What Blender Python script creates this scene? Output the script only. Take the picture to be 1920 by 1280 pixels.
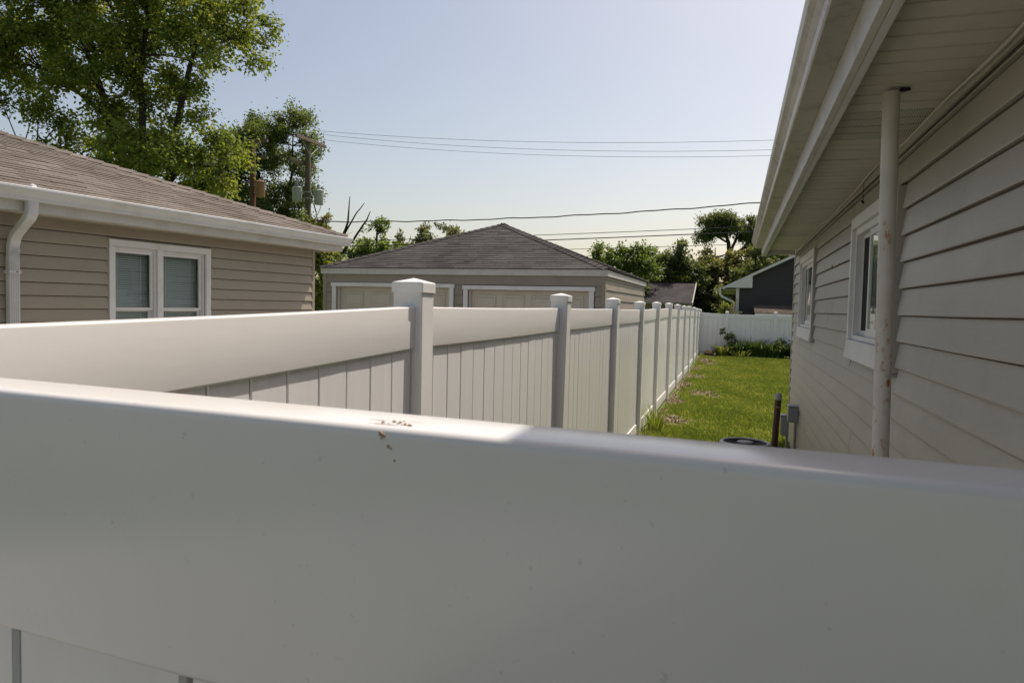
import bpy, math, random
import numpy as np
from mathutils import Vector, Matrix

for o in list(bpy.data.objects):
    bpy.data.objects.remove(o, do_unlink=True)
scene = bpy.context.scene
COL = scene.collection
R = math.radians

# ------------------------------------------------------------------ camera
EYE = 1.78
ROLL, PITCH, YAW = R(1.3), math.atan(66.5 / 1333.0), R(17.413)
fw = Vector((-math.sin(YAW) * math.cos(PITCH), math.cos(YAW) * math.cos(PITCH), -math.sin(PITCH)))
rt0 = Vector((math.cos(YAW), math.sin(YAW), 0))
up0 = rt0.cross(fw)
rt = rt0 * math.cos(ROLL) + up0 * math.sin(ROLL)
up = -rt0 * math.sin(ROLL) + up0 * math.cos(ROLL)
cam = bpy.data.cameras.new('camera')
cam.sensor_width = 36.0
cam.lens = 1333.0 / 1920.0 * 36.0
cam.clip_start = 0.05
cam.clip_end = 2000
cam.dof.use_dof = True
cam.dof.focus_distance = 9.0
cam.dof.aperture_fstop = 22.0
camo = bpy.data.objects.new('camera', cam)
COL.objects.link(camo)
m3 = Matrix((rt, up, -fw)).transposed()
camo.matrix_world = Matrix.Translation((0, 0, EYE)) @ m3.to_4x4()
scene.camera = camo

# ------------------------------------------------------------------ light
SUNV = Vector((1.0, 2.1, 3.67)).normalized()
SUN_EL = math.asin(SUNV.z)
SUN_AZ = math.atan2(SUNV.x, SUNV.y)
world = bpy.data.worlds.new('World')
scene.world = world
world.use_nodes = True
wn, wl = world.node_tree.nodes, world.node_tree.links
wn.clear()
sky = wn.new('ShaderNodeTexSky')
sky.sky_type = 'NISHITA'
sky.sun_disc = False
sky.sun_elevation = SUN_EL
sky.sun_rotation = SUN_AZ
sky.altitude = 100
sky.air_density = 1.0
sky.dust_density = 2.6
sky.ozone_density = 1.0
bg = wn.new('ShaderNodeBackground')
bg.inputs['Strength'].default_value = 0.11
wo = wn.new('ShaderNodeOutputWorld')
tint = wn.new('ShaderNodeMix'); tint.data_type = 'RGBA'; tint.blend_type = 'MULTIPLY'
tint.inputs[0].default_value = 1.0
tint.inputs[7].default_value = (1.13, 0.985, 0.85, 1)      # hazy, slightly warm air over the whole sky
wl.new(sky.outputs[0], tint.inputs[6])
wl.new(tint.outputs[2], bg.inputs[0])
wl.new(bg.outputs[0], wo.inputs[0])
sun = bpy.data.lights.new('sun', 'SUN')
sun.energy = 3.8
sun.angle = R(0.53)
sun.color = (1.0, 0.93, 0.83)
suno = bpy.data.objects.new('sun', sun)
COL.objects.link(suno)
suno.rotation_euler = (-SUNV).to_track_quat('-Z', 'Y').to_euler()
suno.location = SUNV * 60

scene.view_settings.view_transform = 'Standard'
scene.view_settings.look = 'None'
scene.view_settings.exposure = 0.43
scene.view_settings.gamma = 1.0
scene.view_settings.use_curve_mapping = False
scene.render.engine = 'CYCLES'

# ------------------------------------------------------------------ materials
def nodes(m):
    m.use_nodes = True
    return m.node_tree.nodes, m.node_tree.links

def principled(name, col, rough=0.5, spec=0.5, metal=0.0):
    m = bpy.data.materials.new(name)
    n, l = nodes(m)
    b = n['Principled BSDF']
    b.inputs['Base Color'].default_value = (*col, 1)
    b.inputs['Roughness'].default_value = rough
    b.inputs['Specular IOR Level'].default_value = spec
    b.inputs['Metallic'].default_value = metal
    return m, n, l, b

def coords(n, l, scale=(1, 1, 1)):
    tc = n.new('ShaderNodeTexCoord')
    oi = n.new('ShaderNodeObjectInfo')
    mu = n.new('ShaderNodeVectorMath'); mu.operation = 'SCALE'
    mu.inputs[0].default_value = (37.0, 71.0, 53.0)
    l.new(oi.outputs['Random'], mu.inputs['Scale'])
    ad = n.new('ShaderNodeVectorMath'); ad.operation = 'ADD'
    l.new(tc.outputs['Object'], ad.inputs[0]); l.new(mu.outputs[0], ad.inputs[1])
    mp = n.new('ShaderNodeMapping')
    mp.inputs['Scale'].default_value = scale
    l.new(ad.outputs[0], mp.inputs['Vector'])
    return mp.outputs[0]

def ramp(n, l, src, stops):
    r = n.new('ShaderNodeValToRGB')
    els = r.color_ramp.elements
    while len(els) < len(stops):
        els.new(0.5)
    for e, (p, c) in zip(els, stops):
        e.position = p
        e.color = (*c, 1) if len(c) == 3 else c
    l.new(src, r.inputs[0])
    return r.outputs[0]

def noise(n, l, vec, scale, detail=4.0, rough=0.55):
    t = n.new('ShaderNodeTexNoise')
    t.inputs['Scale'].default_value = scale
    t.inputs['Detail'].default_value = detail
    t.inputs['Roughness'].default_value = rough
    l.new(vec, t.inputs['Vector'])
    return t.outputs[0]

def mixc(n, l, fac, a, b, mode='MIX'):
    x = n.new('ShaderNodeMix'); x.data_type = 'RGBA'; x.blend_type = mode
    for s, v in ((x.inputs[0], fac), (x.inputs[6], a), (x.inputs[7], b)):
        if hasattr(v, 'is_output') or isinstance(v, bpy.types.NodeSocket):
            l.new(v, s)
        elif isinstance(v, (int, float)):
            s.default_value = v
        else:
            s.default_value = (*v, 1)
    return x.outputs[2]

def bump(n, l, b, h, strength=0.2, dist=0.01):
    bp = n.new('ShaderNodeBump')
    bp.inputs['Strength'].default_value = strength
    bp.inputs['Distance'].default_value = dist
    l.new(h, bp.inputs['Height'])
    l.new(bp.outputs[0], b.inputs['Normal'])

def varied(name, col, var=0.12, scale=2.0, stretch=(1, 1, 1), rough=0.5, spec=0.5, grime=None, grime_amt=0.0,
           grime_scale=1.5, bump_s=0.0, bump_scale=60.0, fine=0.0, metal=0.0):
    """base colour with soft large scale variation, optional grime patches and fine relief"""
    m, n, l, b = principled(name, col, rough, spec, metal)
    v = coords(n, l, stretch)
    lo = tuple(c * (1 - var) for c in col); hi = tuple(min(1, c * (1 + var * 0.7)) for c in col)
    c = ramp(n, l, noise(n, l, v, scale, 5), [(0.3, lo), (0.7, hi)])
    if fine:
        f = ramp(n, l, noise(n, l, v, scale * 40, 3), [(0.35, (1 - fine,) * 3), (0.7, (1, 1, 1))])
        c = mixc(n, l, 1.0, c, f, 'MULTIPLY')
    if grime is not None:
        v2 = coords(n, l)
        f = ramp(n, l, noise(n, l, v2, grime_scale, 7, 0.65), [(0.5, (0, 0, 0)), (0.75, (grime_amt,) * 3)])
        c = mixc(n, l, f, c, grime)
    l.new(c, b.inputs['Base Color'])
    if bump_s:
        bump(n, l, b, noise(n, l, v, bump_scale, 3), bump_s, 0.004)
    return m

M = {}
M['vinyl'] = varied('white_vinyl', (0.79, 0.763, 0.735), 0.035, 3.0, (6, 0.4, 6), 0.24, 0.5, (0.62, 0.58, 0.52), 0.14, 3.0)
M['vinyl_board'] = varied('white_vinyl_board', (0.79, 0.77, 0.755), 0.04, 3.0, (9, 9, 0.5), 0.24, 0.5, (0.62, 0.61, 0.54), 0.15, 1.2)
M['vinyl_post'] = varied('white_vinyl_post', (0.80, 0.773, 0.745), 0.04, 2.0, (3, 3, 0.7), 0.32, 0.5, (0.55, 0.50, 0.42), 0.15, 3.5)
M['trim_white'] = varied('white_trim', (0.66, 0.65, 0.63), 0.05, 2.0, (1, 1, 1), 0.45, 0.4, (0.40, 0.36, 0.30), 0.35, 3.0)
M['fascia_white'] = varied('aged_white_fascia', (0.52, 0.505, 0.475), 0.07, 1.4, (1, .6, 3), 0.5, 0.4, (0.30, 0.26, 0.21), 0.5, 4.0)
M['gutter_white'] = varied('white_gutter', (0.54, 0.54, 0.53), 0.06, 1.4, (1, .5, 3), 0.32, 0.5, (0.33, 0.28, 0.22), 0.4, 4.0)
M['gutter_dirty'] = varied('dirty_gutter', (0.42, 0.385, 0.34), 0.15, 1.5, (2, .5, 3), 0.35, 0.5, (0.15, 0.115, 0.085), 0.9, 7.0)
M['siding_l'] = varied('tan_siding', (0.325, 0.284, 0.216), 0.06, 1.4, (1, .35, 2), 0.5, 0.35, (0.22, 0.185, 0.145), 0.35, 2.5, 0.15, 120, 0.05)
M['siding_r'] = varied('taupe_siding', (0.395, 0.368, 0.318), 0.05, 1.2, (1, .3, 2), 0.45, 0.4, (0.25, 0.225, 0.19), 0.40, 2.6, 0.15, 120, 0.05)
M['siding_g'] = varied('garage_siding', (0.290, 0.255, 0.200), 0.06, 1.4, (.35, .35, 2), 0.55, 0.3, (0.18, 0.155, 0.125), 0.45, 1.3, 0.12, 90, 0.06)
M['siding_dark'] = varied('charcoal_siding', (0.045, 0.042, 0.042), 0.08, 1.5, (.3, .3, 2), 0.6, 0.3)
M['sheath'] = varied('sheathing', (0.12, 0.10, 0.085), 0.1, 2, rough=0.8)
M['soffit'] = varied('soffit_cream', (0.54, 0.505, 0.425), 0.06, 1.5, (1, 1, 1), 0.5, 0.4, (0.30, 0.27, 0.20), 0.4, 3.0)
M['door'] = varied('garage_door', (0.52, 0.47, 0.40), 0.06, 2.0, (1, 1, 1), 0.5, 0.4, (0.36, 0.31, 0.25), 0.3, 2.5)
M['wood_pole'] = varied('weathered_pole', (0.17, 0.145, 0.115), 0.3, 3.0, (8, 8, .4), 0.9, 0.1, fine=0.35, bump_s=0.4)
M['wood_arm'] = varied('weathered_crossarm', (0.23, 0.18, 0.14), 0.25, 3.0, (6, 1, 6), 0.9, 0.1, fine=0.3)
M['wood_red'] = varied('reddish_pole', (0.19, 0.11, 0.075), 0.25, 3.0, (8, 8, .4), 0.9, 0.1, fine=0.3)
M['transformer'] = varied('grey_green_paint', (0.36, 0.38, 0.38), 0.06, 3.0, rough=0.4, grime=(0.2, 0.17, 0.14), grime_amt=0.3)
M['transformer_rust'] = varied('rusty_tank', (0.30, 0.17, 0.11), 0.2, 4.0, rough=0.7, grime=(0.36, 0.20, 0.09), grime_amt=0.7)
M['porcelain'] = principled('porcelain', (0.30, 0.30, 0.31), 0.25)[0]
M['wire'] = principled('wire_black', (0.025, 0.025, 0.028), 0.6, 0.3)[0]
M['wire_grey'] = principled('wire_grey', (0.10, 0.10, 0.105), 0.6, 0.3)[0]
M['steel'] = varied('galvanised', (0.33, 0.34, 0.34), 0.1, 6.0, rough=0.45, metal=0.4)
M['box_grey'] = varied('grey_box_paint', (0.30, 0.32, 0.325), 0.05, 4.0, rough=0.4)
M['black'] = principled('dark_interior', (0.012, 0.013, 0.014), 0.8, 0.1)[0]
M['screen'] = principled('insect_screen', (0.016, 0.017, 0.018), 0.75, 0.15)[0]
M['rubber'] = principled('dark_gap', (0.03, 0.028, 0.026), 0.8, 0.1)[0]
M['blind'] = varied('blind_slats', (0.72, 0.75, 0.71), 0.05, 3.0, rough=0.5)
M['ac_paint'] = varied('condenser_paint', (0.42, 0.42, 0.40), 0.05, 4.0, rough=0.4)
M['ac_hub'] = principled('condenser_hub', (0.20, 0.20, 0.205), 0.45)[0]
M['brown_pipe'] = varied('brown_steel_pipe', (0.065, 0.022, 0.015), 0.25, 6.0, (4, 4, 1), 0.38, 0.5, (0.13, 0.06, 0.035), 0.5, 9.0)
M['concrete'] = varied('concrete', (0.46, 0.435, 0.395), 0.12, 4.0, rough=0.9, fine=0.2)
M['bark'] = varied('bark', (0.060, 0.047, 0.036), 0.3, 4.0, (5, 5, 1), 0.9, 0.1, fine=0.3)
M['log'] = varied('cut_wood', (0.30, 0.19, 0.12), 0.3, 8.0, rough=0.9)
M['roof_tan'] = None

def glass_mat(name, tint=(0.92, 0.95, 0.94), refl=1.0):
    m = bpy.data.materials.new(name)
    n, l = nodes(m); n.clear()
    o = n.new('ShaderNodeOutputMaterial')
    t = n.new('ShaderNodeBsdfTransparent'); t.inputs[0].default_value = (*tint, 1)
    g = n.new('ShaderNodeBsdfGlossy'); g.inputs['Roughness'].default_value = 0.015
    g.inputs[0].default_value = (refl, refl, refl, 1)
    f = n.new('ShaderNodeFresnel'); f.inputs[0].default_value = 1.6
    tc = n.new('ShaderNodeTexCoord')
    nz = noise(n, l, tc.outputs['Object'], 2.2, 1.0)
    bp = n.new('ShaderNodeBump'); bp.inputs['Strength'].default_value = 0.06; bp.inputs['Distance'].default_value = 0.03
    l.new(nz, bp.inputs['Height'])
    l.new(bp.outputs[0], f.inputs['Normal']); l.new(bp.outputs[0], g.inputs['Normal'])
    x = n.new('ShaderNodeMixShader')
    ge = n.new('ShaderNodeNewGeometry'); inv = n.new('ShaderNodeMath'); inv.operation = 'SUBTRACT'; inv.inputs[0].default_value = 1.0
    l.new(ge.outputs['Backfacing'], inv.inputs[1])
    ml = n.new('ShaderNodeMath'); ml.operation = 'MULTIPLY'; l.new(inv.outputs[0], ml.inputs[0]); l.new(f.outputs[0], ml.inputs[1])
    l.new(ml.outputs[0], x.inputs[0]); l.new(t.outputs[0], x.inputs[1]); l.new(g.outputs[0], x.inputs[2])
    l.new(x.outputs[0], o.inputs[0])
    return m
M['glass'] = glass_mat('window_glass')

def shingle_mat(name, stops, moss=None):
    m, n, l, b = principled(name, (0.1, 0.1, 0.1), 0.92, 0.15)
    at = n.new('ShaderNodeAttribute'); at.attribute_name = 'rnd'
    c = ramp(n, l, at.outputs['Fac'], stops)
    tc = n.new('ShaderNodeTexCoord')
    big = ramp(n, l, noise(n, l, tc.outputs['Object'], 0.9, 6, 0.6), [(0.35, (0.72, 0.70, 0.68)), (0.7, (1.12, 1.1, 1.08))])
    c = mixc(n, l, 1.0, c, big, 'MULTIPLY')
    gr = ramp(n, l, noise(n, l, tc.outputs['Object'], 140, 2), [(0.3, (0.6, 0.6, 0.6)), (0.7, (1.25, 1.25, 1.25))])
    c = mixc(n, l, 1.0, c, gr, 'MULTIPLY')
    l.new(c, b.inputs['Base Color'])
    bump(n, l, b, noise(n, l, tc.outputs['Object'], 140, 2), 0.5, 0.004)
    return m
M['roof_tan'] = shingle_mat('tan_brown_shingles', [(0.0, (0.14, 0.120, 0.102)), (0.5, (0.197, 0.172, 0.148)), (1.0, (0.26, 0.230, 0.202))])
M['roof_grey'] = shingle_mat('grey_shingles', [(0.0, (0.048, 0.045, 0.043)), (0.5, (0.082, 0.077, 0.073)), (0.93, (0.105, 0.10, 0.095)), (1.0, (0.155, 0.15, 0.145))])
M['roof_plum'] = shingle_mat('plum_shingles', [(0.0, (0.060, 0.054, 0.054)), (1.0, (0.095, 0.085, 0.084))])
M['roof_brown'] = shingle_mat('brown_shingles', [(0.0, (0.13, 0.10, 0.085)), (1.0, (0.18, 0.14, 0.12))])

def leaf_mat(name, stops, trans=0.45, rough=0.5):
    m = bpy.data.materials.new(name)
    n, l = nodes(m); n.clear()
    o = n.new('ShaderNodeOutputMaterial')
    at = n.new('ShaderNodeAttribute'); at.attribute_name = 'rnd'
    c = ramp(n, l, at.outputs['Fac'], stops)
    b = n.new('ShaderNodeBsdfPrincipled'); b.inputs['Roughness'].default_value = rough
    b.inputs['Specular IOR Level'].default_value = 0.35
    l.new(c, b.inputs['Base Color'])
    t = n.new('ShaderNodeBsdfTranslucent')
    c2 = mixc(n, l, 1.0, c, (1.25, 1.15, 0.55), 'MULTIPLY')
    l.new(c2, t.inputs[0])
    x = n.new('ShaderNodeMixShader'); x.inputs[0].default_value = trans
    l.new(b.outputs[0], x.inputs[1]); l.new(t.outputs[0], x.inputs[2])
    l.new(x.outputs[0], o.inputs[0])
    return m
M['leaf_maple'] = leaf_mat('maple_leaves', [(0, (0.098, 0.148, 0.038)), (0.5, (0.188, 0.245, 0.058)), (0.85, (0.295, 0.335, 0.086)), (1, (0.38, 0.35, 0.12))], 0.55)
M['leaf_elm'] = leaf_mat('elm_leaves', [(0, (0.079, 0.124, 0.045)), (1, (0.188, 0.235, 0.085))], 0.5)
M['leaf_green'] = leaf_mat('green_leaves', [(0, (0.095, 0.155, 0.043)), (1, (0.208, 0.277, 0.079))], 0.5)
M['leaf_pale'] = leaf_mat('pale_leaves', [(0, (0.119, 0.140, 0.056)), (1, (0.224, 0.238, 0.105))], 0.4)
M['leaf_dark'] = leaf_mat('dark_leaves', [(0, (0.079, 0.115, 0.050)), (1, (0.177, 0.219, 0.088))], 0.5)
M['leaf_olive'] = leaf_mat('olive_leaves', [(0, (0.115, 0.130, 0.052)), (1, (0.259, 0.255, 0.104))], 0.5)
M['leaf_lime'] = leaf_mat('lime_leaves', [(0, (0.102, 0.144, 0.030)), (1, (0.216, 0.252, 0.066))], 0.5)
M['grass'] = leaf_mat('grass_blades', [(0, (0.095, 0.150, 0.030)), (0.5, (0.185, 0.245, 0.046)), (0.85, (0.30, 0.33, 0.085)), (1, (0.40, 0.37, 0.18))], 0.4)
M['plant_blade'] = leaf_mat('strap_leaves', [(0, (0.049, 0.095, 0.028)), (1, (0.105, 0.161, 0.045))], 0.35)
M['chips'] = leaf_mat('dry_mulch', [(0, (0.11, 0.080, 0.042)), (0.6, (0.205, 0.160, 0.085)), (1, (0.33, 0.275, 0.155))], 0.0, 0.9)

def ground_mat():
    m, n, l, b = principled('lawn_soil', (0.06, 0.08, 0.02), 0.95, 0.1)
    tc = n.new('ShaderNodeTexCoord')
    g = ramp(n, l, noise(n, l, tc.outputs['Object'], 1.1, 8, 0.6), [(0.3, (0.085, 0.125, 0.028)), (0.6, (0.125, 0.170, 0.036)), (0.8, (0.17, 0.19, 0.05))])
    fine = ramp(n, l, noise(n, l, tc.outputs['Object'], 90, 3), [(0.3, (0.6,) * 3), (0.7, (1.2,) * 3)])
    g = mixc(n, l, 1.0, g, fine, 'MULTIPLY')
    d = ramp(n, l, noise(n, l, tc.outputs['Object'], 28, 6, 0.7), [(0.3, (0.10, 0.075, 0.042)), (0.7, (0.20, 0.158, 0.092))])
    at = n.new('ShaderNodeAttribute'); at.attribute_name = 'dirt'
    l.new(mixc(n, l, at.outputs['Fac'], g, d), b.inputs['Base Color'])
    return m
M['lawn'] = ground_mat()

def rusty_post():
    m, n, l, b = principled('painted_steel_rust', (0.56, 0.53, 0.48), 0.45, 0.4)
    tc = n.new('ShaderNodeTexCoord')
    base = ramp(n, l, noise(n, l, tc.outputs['Object'], 6, 5), [(0.3, (0.50, 0.46, 0.41)), (0.7, (0.60, 0.56, 0.51))])
    mp = n.new('ShaderNodeMapping'); mp.inputs['Scale'].default_value = (1, 1, 0.55)
    l.new(tc.outputs['Object'], mp.inputs[0])
    reg = ramp(n, l, noise(n, l, mp.outputs[0], 5.0, 2), [(0.50, (0, 0, 0)), (0.60, (1, 1, 1))])
    spots = ramp(n, l, noise(n, l, mp.outputs[0], 55, 3, 0.6), [(0.57, (0, 0, 0)), (0.63, (1, 1, 1))])
    halo = ramp(n, l, noise(n, l, mp.outputs[0], 55, 3, 0.6), [(0.47, (0, 0, 0)), (0.62, (0.4,) * 3)])
    f = mixc(n, l, 1.0, reg, spots, 'MULTIPLY')
    fh = mixc(n, l, 1.0, reg, halo, 'MULTIPLY')
    c = mixc(n, l, fh, base, (0.50, 0.27, 0.10))
    c = mixc(n, l, f, c, (0.30, 0.105, 0.022))
    l.new(c, b.inputs['Base Color'])
    return m
M['rust_post'] = rusty_post()

def vent_mat():
    m, n, l, b = principled('perforated_soffit', (0.5, 0.48, 0.405), 0.5, 0.4)
    tc = n.new('ShaderNodeTexCoord')
    br = n.new('ShaderNodeTexBrick')
    br.inputs['Color1'].default_value = (0.07, 0.062, 0.05, 1); br.inputs['Color2'].default_value = (0.09, 0.08, 0.065, 1)
    br.inputs['Mortar'].default_value = (0.50, 0.48, 0.405, 1)
    br.inputs['Scale'].default_value = 1.0
    br.inputs['Mortar Size'].default_value = 0.0035
    br.inputs['Brick Width'].default_value = 0.010
    br.inputs['Row Height'].default_value = 0.016
    l.new(tc.outputs['Object'], br.inputs['Vector'])
    l.new(br.outputs[0], b.inputs['Base Color'])
    return m
M['vent'] = vent_mat()

def near_rail_mat():
    """white vinyl with the smear of dried mud the photo shows on top of this rail"""
    m, n, l, b = principled('white_vinyl_mud', (0.78, 0.755, 0.73), 0.21, 0.6)
    tc = n.new('ShaderNodeTexCoord')
    base = ramp(n, l, noise(n, l, tc.outputs['Object'], 4, 5), [(0.3, (0.765, 0.74, 0.712)), (0.7, (0.80, 0.775, 0.748))])
    dust = ramp(n, l, noise(n, l, tc.outputs['Object'], 16, 8, 0.7), [(0.56, (0, 0, 0)), (0.8, (0.14,) * 3)])
    base = mixc(n, l, dust, base, (0.50, 0.45, 0.38))
    sp = ramp(n, l, noise(n, l, tc.outputs['Object'], 150, 2), [(0.71, (0, 0, 0)), (0.75, (0.28,) * 3)])
    base = mixc(n, l, sp, base, (0.36, 0.33, 0.29))
    def blob(cx, cy, cz, rx, ry, rz):
        mp = n.new('ShaderNodeMapping'); mp.vector_type = 'POINT'
        mp.inputs['Location'].default_value = (-cx / rx, -cy / ry, -cz / rz)
        mp.inputs['Scale'].default_value = (1 / rx, 1 / ry, 1 / rz)
        l.new(tc.outputs['Object'], mp.inputs[0])
        ln = n.new('ShaderNodeVectorMath'); ln.operation = 'LENGTH'
        l.new(mp.outputs[0], ln.inputs[0])
        r_ = n.new('ShaderNodeMapRange'); r_.inputs[1].default_value = 1.0; r_.inputs[2].default_value = 0.0
        l.new(ln.outputs['Value'], r_.inputs[0])
        return r_.outputs[0]
    nz = noise(n, l, tc.outputs['Object'], 170, 8, 0.75)
    # object space of the rail: origin at the fence's first post foot
    cx, cy, cz = -0.196 + 1.2175, 0.392 - 0.472, 1.7075 + 0.08
    for (bl, lo, hi, amt, colr) in ((blob(cx + .004, cy + .004, cz, 0.060, 0.022, 0.02), 1.02, 1.5, 0.40, (0.52, 0.38, 0.26)),
                                    (blob(cx - .004, cy - .010, cz, 0.026, 0.006, 0.02), 1.02, 1.22, 0.80, (0.30, 0.18, 0.09)),
                                    (blob(cx - .014, cy + .002, cz, 0.016, 0.004, 0.02), 1.02, 1.22, 0.65, (0.30, 0.19, 0.10))):
        ad = n.new('ShaderNodeMath'); ad.operation = 'ADD'
        l.new(bl, ad.inputs[0]); l.new(nz, ad.inputs[1])
        mr = n.new('ShaderNodeMapRange'); mr.inputs[1].default_value = lo; mr.inputs[2].default_value = hi; mr.inputs[4].default_value = amt
        l.new(ad.outputs[0], mr.inputs[0])
        base = mixc(n, l, mr.outputs[0], base, colr)
    l.new(base, b.inputs['Base Color'])
    return m
M['near_rail'] = near_rail_mat()

# ------------------------------------------------------------------ mesh helpers
class MB:
    def __init__(s):
        s.v, s.f, s.r = [], [], []
    def add(s, vs, fs, r=None):
        o = len(s.v); s.v += [tuple(v) for v in vs]
        for f in fs:
            s.f.append(tuple(i + o for i in f)); s.r.append(r if r is not None else 0.5)
        return s
    def box(s, x0, x1, y0, y1, z0, z1, r=None):
        return s.add([(x0, y0, z0), (x1, y0, z0), (x1, y1, z0), (x0, y1, z0), (x0, y0, z1), (x1, y0, z1), (x1, y1, z1), (x0, y1, z1)],
                     [(0, 3, 2, 1), (4, 5, 6, 7), (0, 1, 5, 4), (1, 2, 6, 5), (2, 3, 7, 6), (3, 0, 4, 7)], r)
    def quad(s, a, b, c, d, r=None):
        return s.add([a, b, c, d], [(0, 1, 2, 3)], r)
    def sweep(s, prof, path, frame, close=True, caps=True):
        """prof: list of (u,v); path: list of points; frame(i)->(U,V) vectors"""
        k = len(prof); o = len(s.v)
        for i, p in enumerate(path):
            U, V = frame(i)
            for (u, w) in prof:
                q = Vector(p) + U * u + V * w
                s.v.append(tuple(q))
        for i in range(len(path) - 1):
            for j in range(k if close else k - 1):
                a = o + i * k + j; b = o + i * k + (j + 1) % k
                s.f.append((a, b, b + k, a + k)); s.r.append(0.5)
        if caps and close:
            s.f.append(tuple(o + j for j in range(k))[::-1]); s.r.append(0.5)
            s.f.append(tuple(o + (len(path) - 1) * k + j for j in range(k))); s.r.append(0.5)
        return s
    def tube(s, pts, rad, sides=8, caps=True):
        pts = [Vector(p) for p in pts]
        rads = rad if isinstance(rad, (list, tuple)) else [rad] * len(pts)
        o = len(s.v); prev = None
        for i, p in enumerate(pts):
            t = (pts[min(i + 1, len(pts) - 1)] - pts[max(i - 1, 0)])
            t = t.normalized() if t.length > 1e-9 else Vector((0, 0, 1))
            if prev is None:
                u = t.cross(Vector((0, 0, 1)))
                if u.length < 0.05: u = t.cross(Vector((1, 0, 0)))
            else:
                u = prev - t * prev.dot(t)
                if u.length < 1e-6: u = t.cross(Vector((1, 0, 0)))
            u.normalize(); prev = u; w = t.cross(u)
            for j in range(sides):
                a = 2 * math.pi * j / sides
                s.v.append(tuple(p + (u * math.cos(a) + w * math.sin(a)) * rads[i]))
        for i in range(len(pts) - 1):
            for j in range(sides):
                a = o + i * sides + j; b = o + i * sides + (j + 1) % sides
                s.f.append((a, b, b + sides, a + sides)); s.r.append(0.5)
        if caps:
            s.f.append(tuple(o + j for j in range(sides))[::-1]); s.r.append(0.5)
            s.f.append(tuple(o + (len(pts) - 1) * sides + j for j in range(sides))); s.r.append(0.5)
        return s
    def lathe(s, prof, c, sides=20, axis='z'):
        o = len(s.v)
        for (r, z) in prof:
            for j in range(sides):
                a = 2 * math.pi * j / sides
                s.v.append((c[0] + r * math.cos(a), c[1] + r * math.sin(a), c[2] + z))
        for i in range(len(prof) - 1):
            for j in range(sides):
                a = o + i * sides + j; b = o + i * sides + (j + 1) % sides
                s.f.append((a, b, b + sides, a + sides)); s.r.append(0.5)
        s.f.append(tuple(o + j for j in range(sides))[::-1]); s.r.append(0.5)
        s.f.append(tuple(o + (len(prof) - 1) * sides + j for j in range(sides))); s.r.append(0.5)
        return s
    def mesh(s, name, smooth=False, rnd=False):
        me = bpy.data.meshes.new(name)
        me.from_pydata(s.v, [], s.f)
        if rnd:
            at = me.attributes.new('rnd', 'FLOAT', 'FACE')
            at.data.foreach_set('value', s.r)
        if smooth:
            me.polygons.foreach_set('use_smooth', [True] * len(me.polygons))
            try:
                me.set_sharp_from_angle(angle=R(40))
            except Exception:
                pass
        me.update()
        return me

def link(name, me, mat, parent=None, loc=None, kind=None, label=None):
    o = bpy.data.objects.new(name, me)
    if mat is not None and me is not None and not me.materials:
        me.materials.append(M[mat] if isinstance(mat, str) else mat)
    COL.objects.link(o)
    if parent is not None: o.parent = parent
    if loc is not None: o.location = loc
    if kind: o['kind'] = kind
    if label: o['label'] = label
    return o

def part(parent, name, mb, mat, smooth=False, rnd=False, bevel=0.0, kind=None, label=None, loc=None):
    o = link(name, mb.mesh(name, smooth, rnd), mat, parent, loc, kind, label)
    if bevel:
        b = o.modifiers.new('bevel', 'BEVEL'); b.width = bevel; b.segments = 2; b.limit_method = 'ANGLE'; b.angle_limit = R(40)
    return o

def thing(name, label, cat, loc=(0, 0, 0), rotz=0.0, group=None):
    o = bpy.data.objects.new(name, None)
    o.empty_display_size = 0.2
    COL.objects.link(o)
    o.location = loc; o.rotation_euler = (0, 0, rotz)
    o['label'] = label; o['category'] = cat
    if group: o['group'] = group
    return o

def tag(o, label, cat, group=None, kind=None):
    if label: o['label'] = label
    if cat: o['category'] = cat
    if group: o['group'] = group
    if kind: o['kind'] = kind
    return o

def rrect(w, h, r, seg=4):
    """rounded rectangle profile centred on 0"""
    out = []
    for cx, cy, a0 in ((w / 2 - r, h / 2 - r, 0), (-w / 2 + r, h / 2 - r, 90), (-w / 2 + r, -h / 2 + r, 180), (w / 2 - r, -h / 2 + r, 270)):
        for i in range(seg + 1):
            a = R(a0 + 90 * i / seg)
            out.append((cx + r * math.cos(a), cy + r * math.sin(a)))
    return out

def numpy_mesh(name, verts, loops, nper, rnd=None):
    """verts (N,3), loops flat index array, all faces with nper corners"""
    me = bpy.data.meshes.new(name)
    nf = len(loops) // nper
    me.vertices.add(len(verts)); me.vertices.foreach_set('co', np.asarray(verts, np.float32).ravel())
    me.loops.add(len(loops)); me.loops.foreach_set('vertex_index', np.asarray(loops, np.int32))
    me.polygons.add(nf); me.polygons.foreach_set('loop_start', np.arange(0, nf * nper, nper, dtype=np.int32))
    me.polygons.foreach_set('loop_total', np.full(nf, nper, np.int32))
    if rnd is not None:
        at = me.attributes.new('rnd', 'FLOAT', 'FACE'); at.data.foreach_set('value', np.asarray(rnd, np.float32))
    me.update(calc_edges=True)
    return me

def gz(y):
    t = min(1.0, max(0.0, (y - 21.0) / 7.5)); t = t * t * (3 - 2 * t)
    return -0.08 + 0.17 * t

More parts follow.
